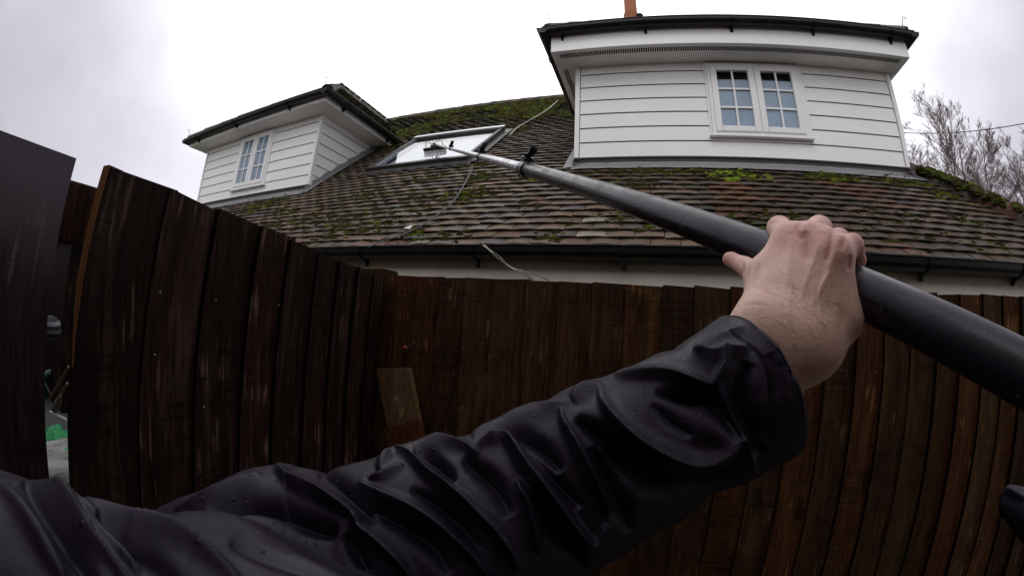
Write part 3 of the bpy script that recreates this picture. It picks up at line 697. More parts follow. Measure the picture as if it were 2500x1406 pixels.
for z in (.35, 1.05, 1.62): m = MB(); m.box((-.9, 1.275, z), (3.3, 1.33, z + .07)); m.build('rail', M['fence_l'], fr)
tf = (FR1 - FR0) / np.linalg.norm(FR1 - FR0); sp = []
for px_, py_ in ((908, 822), (955, 829), (1012, 835), (1067, 840), (1132, 848), (1207, 852), (1297, 862), (1382, 867), (1476, 874), (1573, 882), (2051, 904), (2137, 908)):
    d = Dn(px_, py_); s_ = FR0[1] - .013; sc = (s_ + .018 * ((d[0] / d[1] * 1.2) + .86)) / d[1]; sp.append(CAM + d * (sc - .006))
nails(sp, fr, (0, -1, 0))
# corner post
m = MB(); a = PY(900, 657, 1.165); b = PY(953, 672, 1.165)
m.box((a[0] - .012, 1.15, 0), (a[0] + .082, 1.235, ZC + .170), (.75, .95, .6)); bevel(tag(m.build('post', M['fence_r'], None), 'greenish square fence post in the corner between the two fences', 'post'), .004)
# left fence with its loose first board
FL0, FL1 = np.array([-.612, .158, 0]), np.array([-.862, 1.155, 0])
tl_ = (FL1 - FL0) / np.linalg.norm(FL1 - FL0); ol = np.array([tl_[1], -tl_[0], 0])    # towards the camera side
fl = thing('fence', (-.72, .6, 0), 'dark wet plank fence at left ending in an orange worn edge', 'fence')
m = MB(); tops = []
nl = 9
def ltop(i):
    f = i / nl; return ZC + .152 - .012 * min(1, max(0, (f - .35) * 3))
feather(m, FL0, FL1, None, nl, over=1, out=-ol, th0=.015, th1=.005, tops=[ltop(i) + random.uniform(-.005, .003) for i in range(nl)], cols=lambda i: ((1.0, 1.45, 1.15, 1.7, 1.2, 1.6, 1.25, 1.7, 1.3)[i],) * 3)
for i, v in enumerate(m.v): m.v[i] = tuple(np.array(v) - tl_ * ((ZC + .15 - v[2]) * LEANL))
m.build('board_panel', M['fence_l'], fl)
for z in (.3, 1.0, 1.60):
    m = MB(); a = FL0 + ol * -.008 + tl_ * .06; m.obox(a + UP * z, tl_ * .98, -ol * .04, UP * .09); m.build('rail', M['fence_l'], fl)
# bare orange wood along the worn edge of the first board
m = MB(); vs = []; 
e0 = FL0 + ol * .0162 - tl_ * .002
prof = [(0, .024), (.012, .026), (.03, .020), (.045, .010), (.06, .010), (.075, .022), (.09, .021), (.105, .013), (.125, .012), (.15, .009), (.18, .006), (.21, .003), (.25, .0005)]
for dz, wd in prof:
    q = e0 + UP * (ltop(0) + .001 - dz) - tl_ * (dz * LEANL); qq = tl_ * max(wd + random.uniform(-.003, .003), .0004); vs += [q - ol * .015 * min(1, (.27 - dz) / .12), q, q + qq - ol * (.085 * np.linalg.norm(qq))]
vs2 = []; fs = []
for i in range(len(prof) - 1):
    for k in range(2): a = i * 3 + k; fs.append((a, a + 1, a + 4, a + 3))
m.add(vs, fs); m.build('worn_edge', mat('bare_orange_wood', (.17, .065, .015), .7, var=[(40, .45, .6, (.07, .025, .008), .8)], scale=(1, 1, .12), bump=[(150, .001)]), fl)
sp = []
for px_, py_ in ((390, 714), (526, 733), (377, 866), (497, 994), (680, 745)):
    d = Dn(px_, py_); n2 = np.array([ol[0], ol[1], 0]); s_ = ((FL0 + ol * .0172 - CAM) @ n2) / (d @ n2); sp.append(CAM + d * s_ * .995)
nails(sp, fl, ol, .0019)
# nearest panel on the far left
FN0, FN1 = np.array([-.66, -1.3, 0]), np.array([-.607, .116, 0])
fn = thing('fence', (-.64, -.6, 0), 'nearest fence panel at the far left edge, pale lens haze painted on its top', 'fence')
tn = (FN1 - FN0) / np.linalg.norm(FN1 - FN0); on = np.array([tn[1], -tn[0], 0])
m = MB(); feather(m, FN0, FN1, None, 12, over=1, out=-on, w_=None, tops=[ZC + .150] * 12, cols=lambda i: (random.uniform(.9, 1.4),) * 3)
for i, v in enumerate(m.v):
    dd = (np.array(v) - FN1) @ tn
    if dd > -.002: m.v[i] = tuple(np.array(v) - tn * (dd + .002 * 0))
for i, v in enumerate(m.v): m.v[i] = tuple(np.array(v) - tn * ((ZC + .15 - v[2]) * .012))
M['fence_n'] = wood('hazed_fence_wood', (.024, .012, .011), (.007, .003, .003), (.06, .045, .043), None, rough=.55)
def tophaze(mm):  # lens haze painted into the base colour towards the top
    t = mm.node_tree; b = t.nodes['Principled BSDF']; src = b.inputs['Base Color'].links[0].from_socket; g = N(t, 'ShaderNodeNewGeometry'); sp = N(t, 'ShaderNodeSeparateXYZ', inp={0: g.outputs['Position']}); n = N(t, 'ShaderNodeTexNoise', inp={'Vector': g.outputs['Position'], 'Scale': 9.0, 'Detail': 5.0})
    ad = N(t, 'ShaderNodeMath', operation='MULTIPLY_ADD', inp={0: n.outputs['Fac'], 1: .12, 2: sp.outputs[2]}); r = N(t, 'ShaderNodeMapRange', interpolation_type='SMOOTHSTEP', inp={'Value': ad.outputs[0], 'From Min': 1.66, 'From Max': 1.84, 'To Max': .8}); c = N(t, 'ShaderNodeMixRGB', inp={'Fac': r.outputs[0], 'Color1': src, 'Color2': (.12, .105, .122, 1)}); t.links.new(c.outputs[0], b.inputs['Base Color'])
tophaze(M['fence_n'])
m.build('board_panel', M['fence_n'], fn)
m = MB(); a = np.array([-.632, .04, 0]) 
m.obox(np.array([-.66, -1.25, 1.30]), tn * 1.30, -on * .035, UP * .08)
m.build('rail', M['fence_l'], fn)
nails([PX(55, 633, -.60)], fn, on, .0019)
# top rail that bridges the gap behind
m = MB(); q0 = PX(180, 445, -.66); 
m.obox((-.665, -.3, ZC + .055), (-.03, .62, 0), (-.035, 0, 0), (0, 0, .085), (2.2, 1.9, 1.4)); 
tag(bevel(m.build('fence_rail', M['fence_l'], None), .003), 'brown timber rail bridging the gap between the two left fence panels', 'rail')

# leaning planks
def plank(pts4, th, mat_, label, dep):
    """pts4: pixels of the four corners on the plane y = a + b*z"""
    qs = []
    for x, y in pts4:
        d = Dn(x, y); a, b = dep; s_ = (a) / (d[1] - b * d[2]); qs.append(CAM + d * s_)
    qs = [np.array(q) for q in qs]; n = np.cross(qs[1] - qs[0], qs[3] - qs[0]); n /= np.linalg.norm(n)
    if n[1] < 0: n = -n
    # split in rows for a rough top
    m = MB(); m.hexa([qs[3], qs[2], qs[2] + n * th, qs[3] + n * th, qs[0], qs[1], qs[1] + n * th, qs[0] + n * th], (1, 1, 1))
    return tag(bevel(m.build('plank', mat_, None), .003), label, 'plank', 'offcut planks leaning in the fence corner')
def ext(p, q, k): return (p[0] + (q[0] - p[0]) * k, p[1] + (q[1] - p[1]) * k)
plank([(917, 900), (999, 897), (1062, 1200), (985, 1230)], .020, M['plank_p'], 'pale offcut plank leaning in the fence corner, the taller one', (1.13, .07))
plank([(934, 1045), (1020, 1021), (1060, 1180), (985, 1240)], .022, M['plank_o'], 'shorter orange brown plank leaning in front of the pale one', (1.07, .12))
# twist of wire with a red tag caught on the fence
q = PY(990, 848, 1.165); m = MB(); q2 = PY(1008, 838, 1.17)
m.tube([q, (q + q2) / 2 + UP * -.004, q2, q2 + np.array([.01, 0, .006])], .0016, 6)
tg = thing('plant_tie', q, 'tiny red tag on a twist of wire on the fence above the planks', 'plant tie'); m.build('wire', M['cable'], tg)
m = MB(); m.tube([q + np.array([-.006, -.004, 0]), q + np.array([0, -.006, .002]), q + np.array([.006, -.004, -.002])], [.003, .006, .003], 8); m.build('tag', M['redtag'], tg, smooth=True)

# ------------------------------------------------------------------ things seen through the gap (x is distance to the left)
def gp(x, y, X): return PX(x, y, X)
far = MB(); 
for i in range(40): y = -1.6 + i * .12; far.box((-5.2, y, 0), (-5.18, y + .115, gp(155, 658, -5.2)[2]), (random.uniform(.7, 1.3),) * 3)
tag(far.build('fence', wood('weathered_fence_wood', (.12, .085, .07), (.07, .05, .04), (.16, .13, .11), None), None), 'distant weathered board fence glimpsed through the gap below the hedge', 'fence')
random.seed(5)
HZ = gp(155, 628, -7.4)[2]; V = []; F = []
for i in range(5200):
    c = np.array([-7.4 + random.gauss(0, .25), random.uniform(-1.5, 4.5), random.uniform(1.2, 2.9)]); c[2] = min(c[2], HZ - .05 + .1 * fb(c[1] * 3, 1, 1)); r = random.uniform(.02, .05)
    a = np.array([random.gauss(0, 1) for _ in range(3)]); a /= np.linalg.norm(a); b = np.cross(a, [.3, .5, .8]); b /= np.linalg.norm(b); n0 = len(V)
    V += [c - a * r, c + b * r * .5, c + a * r, c - b * r * .5]; F.append((n0, n0 + 1, n0 + 2, n0 + 3))
hd = thing('hedge', (-7.4, 1.5, 0), 'clipped olive green hedge behind the distant fence in the gap', 'hedge'); mesh('leaves', V, F, M['bush'], hd)
m = MB(); 
for i in range(14): m.tube([(-7.4, -1.4 + i * .42, 0), (-7.4 + random.uniform(-.1, .1), -1.4 + i * .42 + random.uniform(-.2, .2), 2.2)], [.03, .01], 6)
m.build('stems', M['bark'], hd)
# dark shed side beyond the fence
sh = thing('shed', (-1.9, .9, 0), 'dark timber garden shed glimpsed through the gap', 'shed')
g0, g1 = gp(172, 600, -1.7), gp(240, 600, -1.7)
g1 = gp(172, 620, -1.7); m = MB(); m.box((-2.3, g1[1], 0), (-1.7, g1[1] + .9, 1.80)); m.build('wall', M['fence_l'], sh)
m = MB(); m.box((-2.4, g1[1] - .01, 1.80), (-1.66, g1[1] + 1., 1.84)); m.build('roof', M['gutter'], sh)
# storage box with lid
g0 = gp(118, 1010, -1.75); bx = thing('storage_box', (-1.9, g0[1], 0), 'dark grey plastic storage box behind the gap, under the hose reel', 'box')
zt = gp(140, 1066, -1.6)[2]; y_ = gp(140, 1030, -1.7)[1]
m = MB(); m.box((-2.2, y_ - .25, 0), (-1.6, y_ + .3, zt)); bevel(m.build('body', M['greybox'], bx), .01)
m = MB(); m.hexa([(-2.22, y_ - .27, zt + .003), (-1.58, y_ - .27, zt + .003), (-1.58, y_ + .32, zt + .003), (-2.22, y_ + .32, zt + .003), (-2.2, y_ - .25, zt + .06), (-1.7, y_ - .25, zt + .05), (-1.7, y_ + .3, zt + .05), (-2.2, y_ + .3, zt + .06)]); bevel(m.build('lid', M['greybox'], bx), .01)
# hose reel on the box
hr = gp(140, 985, -1.9); r_ = thing('hose_reel', hr, 'round green hose reel seen through the gap above the grey box', 'hose reel')
m = MB(); pts = [hr + np.array([0, math.cos(a_) * .10, math.sin(a_) * .12]) for a_ in np.linspace(0, 2 * math.pi, 40)]
m.tube(pts, .016, 8, False); m.build('rim', M['green'], r_, smooth=True)
m = MB(); m.tube([hr + np.array([-.09, 0, 0]), hr + np.array([-.03, 0, 0])], .095, 32); m.build('disc', M['green'], r_)
m = MB(); m.tube([hr + np.array([.0, -.06, .10]), hr + np.array([.05, .02, -.05]), hr + np.array([.05, .05, -.09])], [.006, .006, .006], 8); m.build('handle', M['iron'], r_)
for k, (a, b, lab) in enumerate((((168, 895), (122, 975), 'thin rusty garden cane leaning behind the gap, upper of two'), ((165, 935), (128, 1000), 'bamboo cane and trowel leaning over the green hose reel, lower of two'))):
    m = MB(); m.tube([gp(*a, -1.45), gp(*b, -1.62)], [.005, .006], 8)
    if k:
        q, q2 = gp(148, 965, -1.5), gp(132, 1008, -1.55); m.tube([q, q * .6 + q2 * .4, q2], [.005, .013, .006], 10)
    tag(m.build('garden_cane', mat('cane%d' % k, (.13, .085, .065), .6), None), lab, 'cane')
m = MB(); m.tube([gp(122, 1005, -1.56), gp(163, 1025, -1.5)], .005, 8); tag(m.build('white_stick', M['white'], None), 'thin white stick lying across the lid of the grey box', 'stick')
# striped ball of cloth, green bag, white sack
def blob(name, c, rad, mt, label, cat, amp=.12, seed=0, sq=1.0):
    V = []; F = []; nu, nv = 48, 32
    for j in range(nv + 1):
        th = math.pi * j / nv
        for i in range(nu):
            ph = 2 * math.pi * i / nu; d = np.array([math.sin(th) * math.cos(ph), math.sin(th) * math.sin(ph), math.cos(th)])
            k = 1 + amp * fb(d[0] * 2 + seed, d[1] * 2, d[2] * 2) + amp * .4 * abs(fb(d[0] * 6 + seed, d[1] * 6, d[2] * 6))
            dd = np.sign(d) * np.abs(d) ** sq
            V.append(np.array(c) + dd * np.array(rad) * k)
    for j in range(nv):
        for i in range(nu): a = j * nu + i; b = j * nu + (i + 1) % nu; F.append((a, b, b + nu, a + nu))
    return tag(mesh(name, V, F, mt, None, True), label, cat)
def stripes(t, b, g_, mp):
    wv = N(t, 'ShaderNodeTexWave', wave_type='BANDS', bands_direction='Z', inp={'Vector': g_.outputs['Position'], 'Scale': 13.0, 'Distortion': 2.5, 'Detail Scale': 1.5})
    r = N(t, 'ShaderNodeMapRange', inp={'Value': wv.outputs['Fac'], 'From Min': .55, 'From Max': .62}); c = N(t, 'ShaderNodeMixRGB', inp={'Fac': r.outputs[0], 'Color1': (.01, .01, .01, 1), 'Color2': (.16, .17, .19, 1)}); t.links.new(c.outputs[0], b.inputs['Base Color'])
blob('rolled_cloth', gp(122, 800, -1.5), (.042, .035, .035), mat('striped_cloth', (.2, .2, .2), .8, extra=stripes), 'small black and white striped roll of cloth on the shed side in the gap', 'cloth', .05, 1)
q = gp(140, 1108, -1.35); blob('plastic_bag', q + np.array([0, 0, -.02]), (.10, .11, .075), M['greencloth'], 'crumpled green plastic bag below the grey box in the gap', 'bag', .35, 4)
q = gp(150, 1122, -1.18)
def print_lines(t, b, g_, mp):
    mp.inputs['Scale'].default_value = (1, 22, 70); n = N(t, 'ShaderNodeTexNoise', inp={'Vector': mp.outputs[0], 'Scale': 1.0, 'Detail': 3.0}); wv = N(t, 'ShaderNodeTexWave', wave_type='BANDS', bands_direction='Z', inp={'Vector': g_.outputs['Position'], 'Scale': 28.0, 'Distortion': 2.0, 'Detail Scale': .7})
    mu = N(t, 'ShaderNodeMath', operation='MULTIPLY', inp={0: n.outputs['Fac'], 1: wv.outputs['Fac']}); r = N(t, 'ShaderNodeMapRange', inp={'Value': mu.outputs[0], 'From Min': .36, 'From Max': .5, 'To Max': .6})
    c = N(t, 'ShaderNodeMixRGB', inp={'Fac': r.outputs[0], 'Color1': (.82, .83, .78, 1), 'Color2': (.4, .42, .4, 1)}); t.links.new(c.outputs[0], b.inputs['Base Color'])
blob('sack', q + np.array([-.08, 0, -.25]), (.10, .2, .25), mat('printed_sack', (.6, .6, .58), .5, extra=print_lines, bump=[(14, .02)]), 'white printed plastic sack standing lowest in the gap', 'sack', .12, 9, .75)

# ------------------------------------------------------------------ cables on the roof, debris, overhead wire
def smoothp(pts, n=8):
    pts = [np.array(p, float) for p in pts]; out = []
    for i in range(len(pts) - 1):
        p0, p1, p2, p3 = pts[max(i - 1, 0)], pts[i], pts[i + 1], pts[min(i + 2, len(pts) - 1)]
        for k in range(n):
            t = k / n; out.append(.5 * ((2 * p1) + (-p0 + p2) * t + (2 * p0 - 5 * p1 + 4 * p2 - p3) * t * t + (-p0 + 3 * p1 - 3 * p2 + p3) * t ** 3))
    return out + [pts[-1]]
def cablepx(px, r, mt, label, h=.045, off=0.):
    pts = smoothp([on_roof(x, y, h) for x, y in px]); m = MB(); m.tube(pts, r, 8)
    if off: m.tube([q + EX * off * (1 + .6 * math.sin(i * .35)) + ES * off * .6 for i, q in enumerate(pts)], r, 8)
    return tag(m.build('cable', mt, None, smooth=True), label, 'cable')
cablepx([(1150, 405), (1142, 432), (1118, 475), (1085, 510), (1030, 550), (975, 575), (925, 592), (900, 603)], .0045, M['cable'], 'grey twin cable curving down the tiles from the skylight corner to the gutter', .05, .011)
cablepx([(1243, 330), (1262, 312), (1300, 290), (1335, 268), (1362, 246)], .006, M['cable_pale'], 'pale cable running up the mossy tiles from the skylight to the ridge', .05, .012)
g0 = PY(1165, 595, 2.30); mid = [PY(1185, 603, 2.26), PY(1215, 630, 2.24), PY(1250, 655, 2.20), PY(1292, 678, 2.15)]
m = MB(); pts = smoothp([g0] + mid + [mid[-1] + np.array([.1, -.02, -.1])]); m.tube(pts, .0038, 8); m.tube([q + np.array([.010, 0, .003 + .006 * math.sin(i * .5)]) for i, q in enumerate(pts)], .0034, 8)
m.tube(smoothp([mid[2] + np.array([.01, 0, 0]), mid[3] + np.array([.05, 0, .012]), mid[3] + np.array([.15, 0, -.03])]), .004, 6)
tag(m.build('cable', mat('worn_cable', (.13, .13, .11), .6, var=[(16, .5, .56, (.45, .43, .3), .8)]), None, smooth=True), 'frayed twin cable hanging over the gutter down behind the fence', 'cable')
q = on_roof(995, 558, .045); m = MB(); m.add([q + EX * -.035, q + EX * .03 + ES * -.02, q + EX * .022 + ES * .045, q + EX * -.035 + EN * .006, q + EX * .03 + ES * -.02 + EN * .006, q + EX * .022 + ES * .045 + EN * .006], [(0, 2, 1), (3, 4, 5), (0, 1, 4, 3), (1, 2, 5, 4), (2, 0, 3, 5)])
tag(m.build('paper_scrap', M['white'], None), 'small white triangular scrap lying on the tiles beside the cable', 'scrap')
d0, d1 = P(2235, 333, 16), P(2500, 312, 14); dd = d1 - d0
m = MB(); pts = [d0 + dd * t + UP * (.35 * ((t - .5) ** 2) * 1.2 - .0) for t in np.linspace(-1.2, 2.2, 30)]; m.tube(pts, .013, 6)
tag(m.build('overhead_wire', M['cable'], None), 'thin overhead wire crossing the sky in front of the bare trees', 'wire')

# ------------------------------------------------------------------ bare trees
def tree(base, top, seed, spread=.5, dens=1.0, label='', tr=.07):
    rnd = random.Random(seed); base, top = np.array(base, float), np.array(top, float); dens *= .85; T = MB(); C = MB(); H = np.linalg.norm(top - base)
    def limb(p, d, L, r, lvl):
        n = 4 if lvl < 3 else 3; dg = .035 if lvl == 0 else .12; pts = [p]; q = p.copy(); dd = d.copy(); rr = [r]
        for i in range(n):
            dd = dd + np.array([rnd.gauss(0, dg), rnd.gauss(0, dg), rnd.gauss(.03, .06)]); dd /= np.linalg.norm(dd); q = q + dd * L / n; pts.append(q.copy()); rr.append(r * (1 - .75 * (i + 1) / n))
        (T if lvl == 0 else C).tube(pts, [max(a, .0024) for a in rr], 5 if lvl == 0 else 3, False)
        if lvl >= 4: return
        k = {0: int(22 * dens), 1: int(9 * dens), 2: 8, 3: 5}[lvl]
        for j in range(k):
            f = rnd.uniform(.25 if lvl == 0 else .15, 1.0); i = min(int(f * n), n - 1); s = f * n - i; p2 = pts[i] * (1 - s) + pts[i + 1] * s
            a = rnd.uniform(0, 6.283); ax = np.array([math.cos(a), math.sin(a), 0]); u = pts[i + 1] - pts[i]; u /= np.linalg.norm(u)
            sp2 = spread * rnd.uniform(.7, 1.6); nd = u * (1 - spread * .5) + ax * sp2 + UP * .08; nd /= np.linalg.norm(nd)
            limb(p2, nd, L * (.36 if lvl == 0 else .5) * rnd.uniform(.6, 1.15) * (1.15 - .6 * f), max(r * .42 * (1 - .5 * f), .004), lvl + 1)
    limb(base, (top - base) / H, H, tr, 0)
    t = thing('bare_tree', tuple(base), label, 'tree', 'bare winter trees beyond the roof'); T.build('trunk', M['bark'], t); C.build('crown', M['twig'], t)
    return t
def treepx(px_, pyt, dist, seed, spread, dens, label, tr=.07):
    t_ = P(px_ - 22, pyt, dist); t_[2] = 1.65 + (t_[2] - 1.65) * .84; b = np.array([t_[0] * 1.0, t_[1] * 1.0, 0.]); tree(b, t_, seed, spread, dens, label, tr)
treepx(2200, 262, 15, 1, .50, 1.0, 'bare tree nearest the large dormer, half hidden by its corner')
treepx(2272, 222, 16, 2, .34, 1.1, 'tallest slender bare tree, just right of the large dormer')
treepx(2330, 262, 15, 3, .42, 1.1, 'bare birch in the middle of the trees beyond the hip')
treepx(2385, 335, 17, 4, .55, 1.1, 'lower spreading bare tree above the hip of the roof')
treepx(2435, 400, 18, 5, .6, 1.0, 'short bushy bare tree in the dip between the taller ones')
treepx(2492, 345, 16, 6, .42, 1.2, 'bare tree standing at the right edge of the picture')
treepx(2530, 300, 15, 7, .5, 1.1, 'bare tree cut off by the right edge of the picture')
treepx(2310, 400, 19, 8, .7, 1.2, 'tangled low bare tree with dark twigs just above the mossy hip')
treepx(2225, 380, 18, 9, .7, 1.1, 'tangled low bare tree behind the corner of the large dormer')
treepx(2470, 430, 20, 12, .7, 1.2, 'tangled low bare tree at the foot of the right hand trees')
treepx(2212, 300, 14, 21, .35, .8, 'slender bare sapling close beside the large dormer', .04)
treepx(2300, 245, 17, 22, .3, .9, 'thin upright bare tree behind the tallest slender one', .05)
treepx(2358, 300, 15, 23, .35, .9, 'thin bare tree between the birch and the lower spreading tree', .05)
treepx(2410, 330, 18, 24, .45, .9, 'thin forked bare tree left of the right edge group', .05)
q = gp(150, 560, -11); tree((q[0], q[1], 0), (q[0], q[1] + .3, 3.1), 11, .6, .9, 'bare tree seen through the gap over the distant hedge', .09)

# ------------------------------------------------------------------ the telescopic pole
HA = P(2057, 694, .325); HE = P(1055, 352, 5.72); hn = (HE - HA) / np.linalg.norm(HE - HA)
PL = np.linalg.norm(HE - HA)
def pp(s): return HA + hn * s
pole = thing('cleaning_pole', HA, 'long telescopic pole held up to the skylight, dark near the hand', 'pole')
def sec(s0, s1, r0, r1, mt, lab=None, n=40):
    m = MB(); k = 24; m.tube([pp(s0 + (s1 - s0) * i / k) for i in range(k + 1)], [r0 + (r1 - r0) * i / k for i in range(k + 1)], n); return m.build('pole_section', mt, pole, smooth=True, label=lab)
M['pole_fade'] = M['pole']
sec(-1.1, .84, .0172, .0165, M['pole'], 'thick dark lowest section'); sec(.80, 1.53, .0142, .0140, M['pole2']); sec(1.50, 2.85, .0118, .0115, M['pole2']); sec(2.82, PL - .02, .0094, .0090, M['pole2'])
up_ = np.cross(np.cross(hn, UP), hn); up_ /= np.linalg.norm(up_); sdv = np.cross(hn, up_)
def clamp(s, r, k=1.0):
    m = MB(); m.tube([pp(s - .030 * k), pp(s - .026 * k), pp(s + .012 * k), pp(s + .016 * k)], [r * 1.0, r * 1.16, r * 1.16, r * 1.0], 28)
    c = m.build('clamp', M['plastic'], pole)
    m = MB(); o = pp(s - .006 * k) + up_ * r * 1.15; w_ = sdv * .009 * k
    m.obox(o - w_ * 1.3 - hn * .014 * k - up_ * .004, w_ * 2.6, hn * .028 * k, up_ * .014 * k)
    bevel(m.build('cam_block', M['plastic'], c), .002)
    m = MB(); pts = [o + hn * .012 * k + up_ * .010 * k, o + up_ * .020 * k, o - hn * .018 * k + up_ * .021 * k, o - hn * .030 * k + up_ * .026 * k, o - hn * .040 * k + up_ * .036 * k]
    for a, b in zip(pts[:-1], pts[1:]): m.obox(a - w_, w_ * 2, b - a, up_ * -.005 * k)
    bevel(m.build('lever', M['plastic'], c), .001)
    m = MB(); m.tube([o - w_ * 1.7 + up_ * .007 * k, o + w_ * 1.7 + up_ * .007 * k], .0035 * k, 10); m.build('pin', M['iron'], c)
clamp(.84, .0172, 1.0); clamp(1.52, .0145, 1.1); clamp(2.84, .0122, 1.2)
# brush head on the glass
tip = pp(PL - .03); bdir = EX; bn = EN
br = MB(); c0 = on_roof(1062, 366, .16)
br.obox(c0 - EX * .14 - ES * .02, EX * .28, ES * .035, EN * .035); bh = bevel(br.build('brush_head', M['plastic'], pole), .006)
m = MB()
for row in range(6):
    for k in range(60):
        a = c0 + EX * (-.132 + .264 * k / 59 + random.uniform(-.002, .002)) + ES * (-.014 + row * .005); m.tube([a, a - EN * .035 + EX * random.uniform(-.006, .006) - ES * .006, a - EN * .062 + EX * random.uniform(-.014, .014) - ES * random.uniform(.0, .05)], [.0025, .003, .0015], 4, False)
m.build('bristles', M['bristle'], bh)
m = MB(); m.tube([c0 + EN * .03, c0 + EN * .06 + ES * .02, tip], [.014, .014, .012], 10); m.tube([tip - EX * .04, tip + EX * .03], .012, 10); m.tube([tip - ES * .01, tip + ES * .035 + EN * .02], .010, 8)
m.obox(c0 - EX * .05 + EN * .035, EX * .1, EN * .02, ES * .03)
m.build('swivel', M['plastic'], bh)
m = MB(); m.tube(smoothp([tip, c0 + EX * -.09 + EN * .10, c0 + EX * -.10 + EN * .04]), .004, 6); m.tube(smoothp([tip, c0 + EX * .09 + EN * .10, c0 + EX * .11 + EN * .04]), .004, 6); m.build('jet_hose', M['cable'], bh)

# ------------------------------------------------------------------ the person: hand, forearm, wet jacket
def surf_nets(f, org, h):
    nx, ny, nz = f.shape; s = f < 0
    c = np.zeros((nx - 1, ny - 1, nz - 1), np.int8)
    for dx in (0, 1):
        for dy in (0, 1):
            for dz in (0, 1): c += s[dx:nx - 1 + dx, dy:ny - 1 + dy, dz:nz - 1 + dz]
    act = (c > 0) & (c < 8); ids = -np.ones(act.shape, np.int64); idx = np.argwhere(act); ids[act] = np.arange(len(idx))
    acc = np.zeros((len(idx), 3)); cnt = np.zeros(len(idx)); cor = [(a, b, d) for a in (0, 1) for b in (0, 1) for d in (0, 1)]
    for a in range(8):
        for b in range(a + 1, 8):
            A_, B_ = np.array(cor[a]), np.array(cor[b])
            if abs(A_ - B_).sum() != 1: continue
            fa = f[idx[:, 0] + A_[0], idx[:, 1] + A_[1], idx[:, 2] + A_[2]]; fb_ = f[idx[:, 0] + B_[0], idx[:, 1] + B_[1], idx[:, 2] + B_[2]]
            k = (fa < 0) != (fb_ < 0); t = np.where(k, fa / np.where(fa == fb_, 1, fa - fb_), 0); acc += np.where(k[:, None], A_ + (B_ - A_) * t[:, None], 0); cnt += k
    V = org + (idx + acc / np.maximum(cnt, 1)[:, None]) * h; Q = []
    for ax in range(3):
        sl0 = [slice(1, -1)] * 3; sl0[ax] = slice(0, -1)
        o1, o2 = [(1, 2), (2, 0), (0, 1)][ax]
        a = s[tuple(slice(0, -1) if i == ax else slice(1, -1) for i in range(3))]; b = s[tuple(slice(1, None) if i == ax else slice(1, -1) for i in range(3))]
        e_ = np.argwhere(a != b); 
        if not len(e_): continue
        flip = a[e_[:, 0], e_[:, 1], e_[:, 2]]
        p = e_.copy()
        for i in range(3):
            if i != ax: p[:, i] += 1
        def gid(d1, d2):
            q = p.copy(); q[:, o1] -= d1; q[:, o2] -= d2; return ids[q[:, 0], q[:, 1], q[:, 2]]
        q4 = np.stack([gid(1, 1), gid(0, 1), gid(0, 0), gid(1, 0)], 1); q4[~flip] = q4[~flip][:, ::-1]; Q.append(q4)
    return V, np.concatenate(Q)
def catmull(arr, n):
    arr = np.array(arr, float); k = len(arr); out = []
    for t in np.linspace(0, k - 1.0001, n):
        i = int(t); f = t - i; p0, p1, p2, p3 = arr[max(i - 1, 0)], arr[i], arr[min(i + 1, k - 1)], arr[min(i + 2, k - 1)]
        out.append(.5 * ((2 * p1) + (-p0 + p2) * f + (2 * p0 - 5 * p1 + 4 * p2 - p3) * f * f + (-p0 + 3 * p1 - 3 * p2 + p3) * f ** 3))
    return np.array(out)
def seg_field(q, poly, wd, sharp=1.0, side=0):
    """fold profile: 1 on the line, falling to 0; side>0 makes one flank steeper"""
    poly = np.array(poly, float); best = np.full(len(q), 1e9); sg = np.zeros(len(q)); tt = np.zeros(len(q)); n = len(poly) - 1
    for i in range(n):
        a, b = poly[i], poly[i + 1]; ab = b - a; t = np.clip(((q - a) @ ab) / (ab @ ab), 0, 1); d = q - a - t[:, None] * ab; l = np.hypot(d[:, 0], d[:, 1]); m_ = l < best
        best = np.where(m_, l, best); sg = np.where(m_, np.sign(ab[0] * d[:, 1] - ab[1] * d[:, 0]), sg); tt = np.where(m_, (i + t) / n, tt)
    w_ = wd * (.78 - .22 * np.tanh(sg * best / (wd * .5)) * side) if side else wd
    w_ = w_ * (.55 + .45 * np.sin(np.pi * np.clip(tt, .03, .97)))
    return (np.exp(-(best / w_) ** 2 * sharp) * .62 + np.exp(-best / (w_ * .5) - (best / (w_ * 1.7)) ** 2) * .42)  * np.sin(np.pi * np.clip(tt, 0, 1)) ** .55
def spl(p, n=14): return catmull(p, n * (len(p) - 1))
J = {}
def cone(a, ra, b, rb, k=.006): prims.append((np.array(a), ra, np.array(b), rb, k))
prims = []
I0, I1, I2, I3 = P(1932, 594, .334), P(1903, 560, .369), P(1893, 592, .398), P(1905, 635, .395)
M0, M1, M2, M3 = P(1976, 588, .322), P(2000, 560, .354), P(2004, 590, .382), P(2000, 640, .378)
R0, R1, R2, R3 = P(2012, 600, .313), P(2047, 588, .338), P(2052, 618, .366), P(2045, 660, .362)
L0, L1, L2, L3 = P(2036, 626, .304), P(2080, 600, .321), P(2090, 634, .343), P(2084, 668, .347)
T0, T1, T2 = P(1864, 678, .322), P(1818, 650, .348), P(1785, 634, .360)
Wr, Wm, Wu = P(1868, 803, .290), P(1920, 826, .289), P(1972, 842, .294)
Hy = P(2040, 772, .307)
cone(Wr, .0185, I0, .0125, .010); cone(Wm, .020, M0, .0128, .010); cone(Wu, .019, R0, .0122, .010); cone(Wu, .018, L0, .0112, .010)
cone(Wr, .0185, Wu, .019, .012); cone(I0, .0125, L0, .0108, .010); cone(Hy, .0185, Wu, .0165, .012); cone(Hy, .0160, L0, .0095, .010); cone(Hy, .015, P(2060, 720, .312), .009, .01)
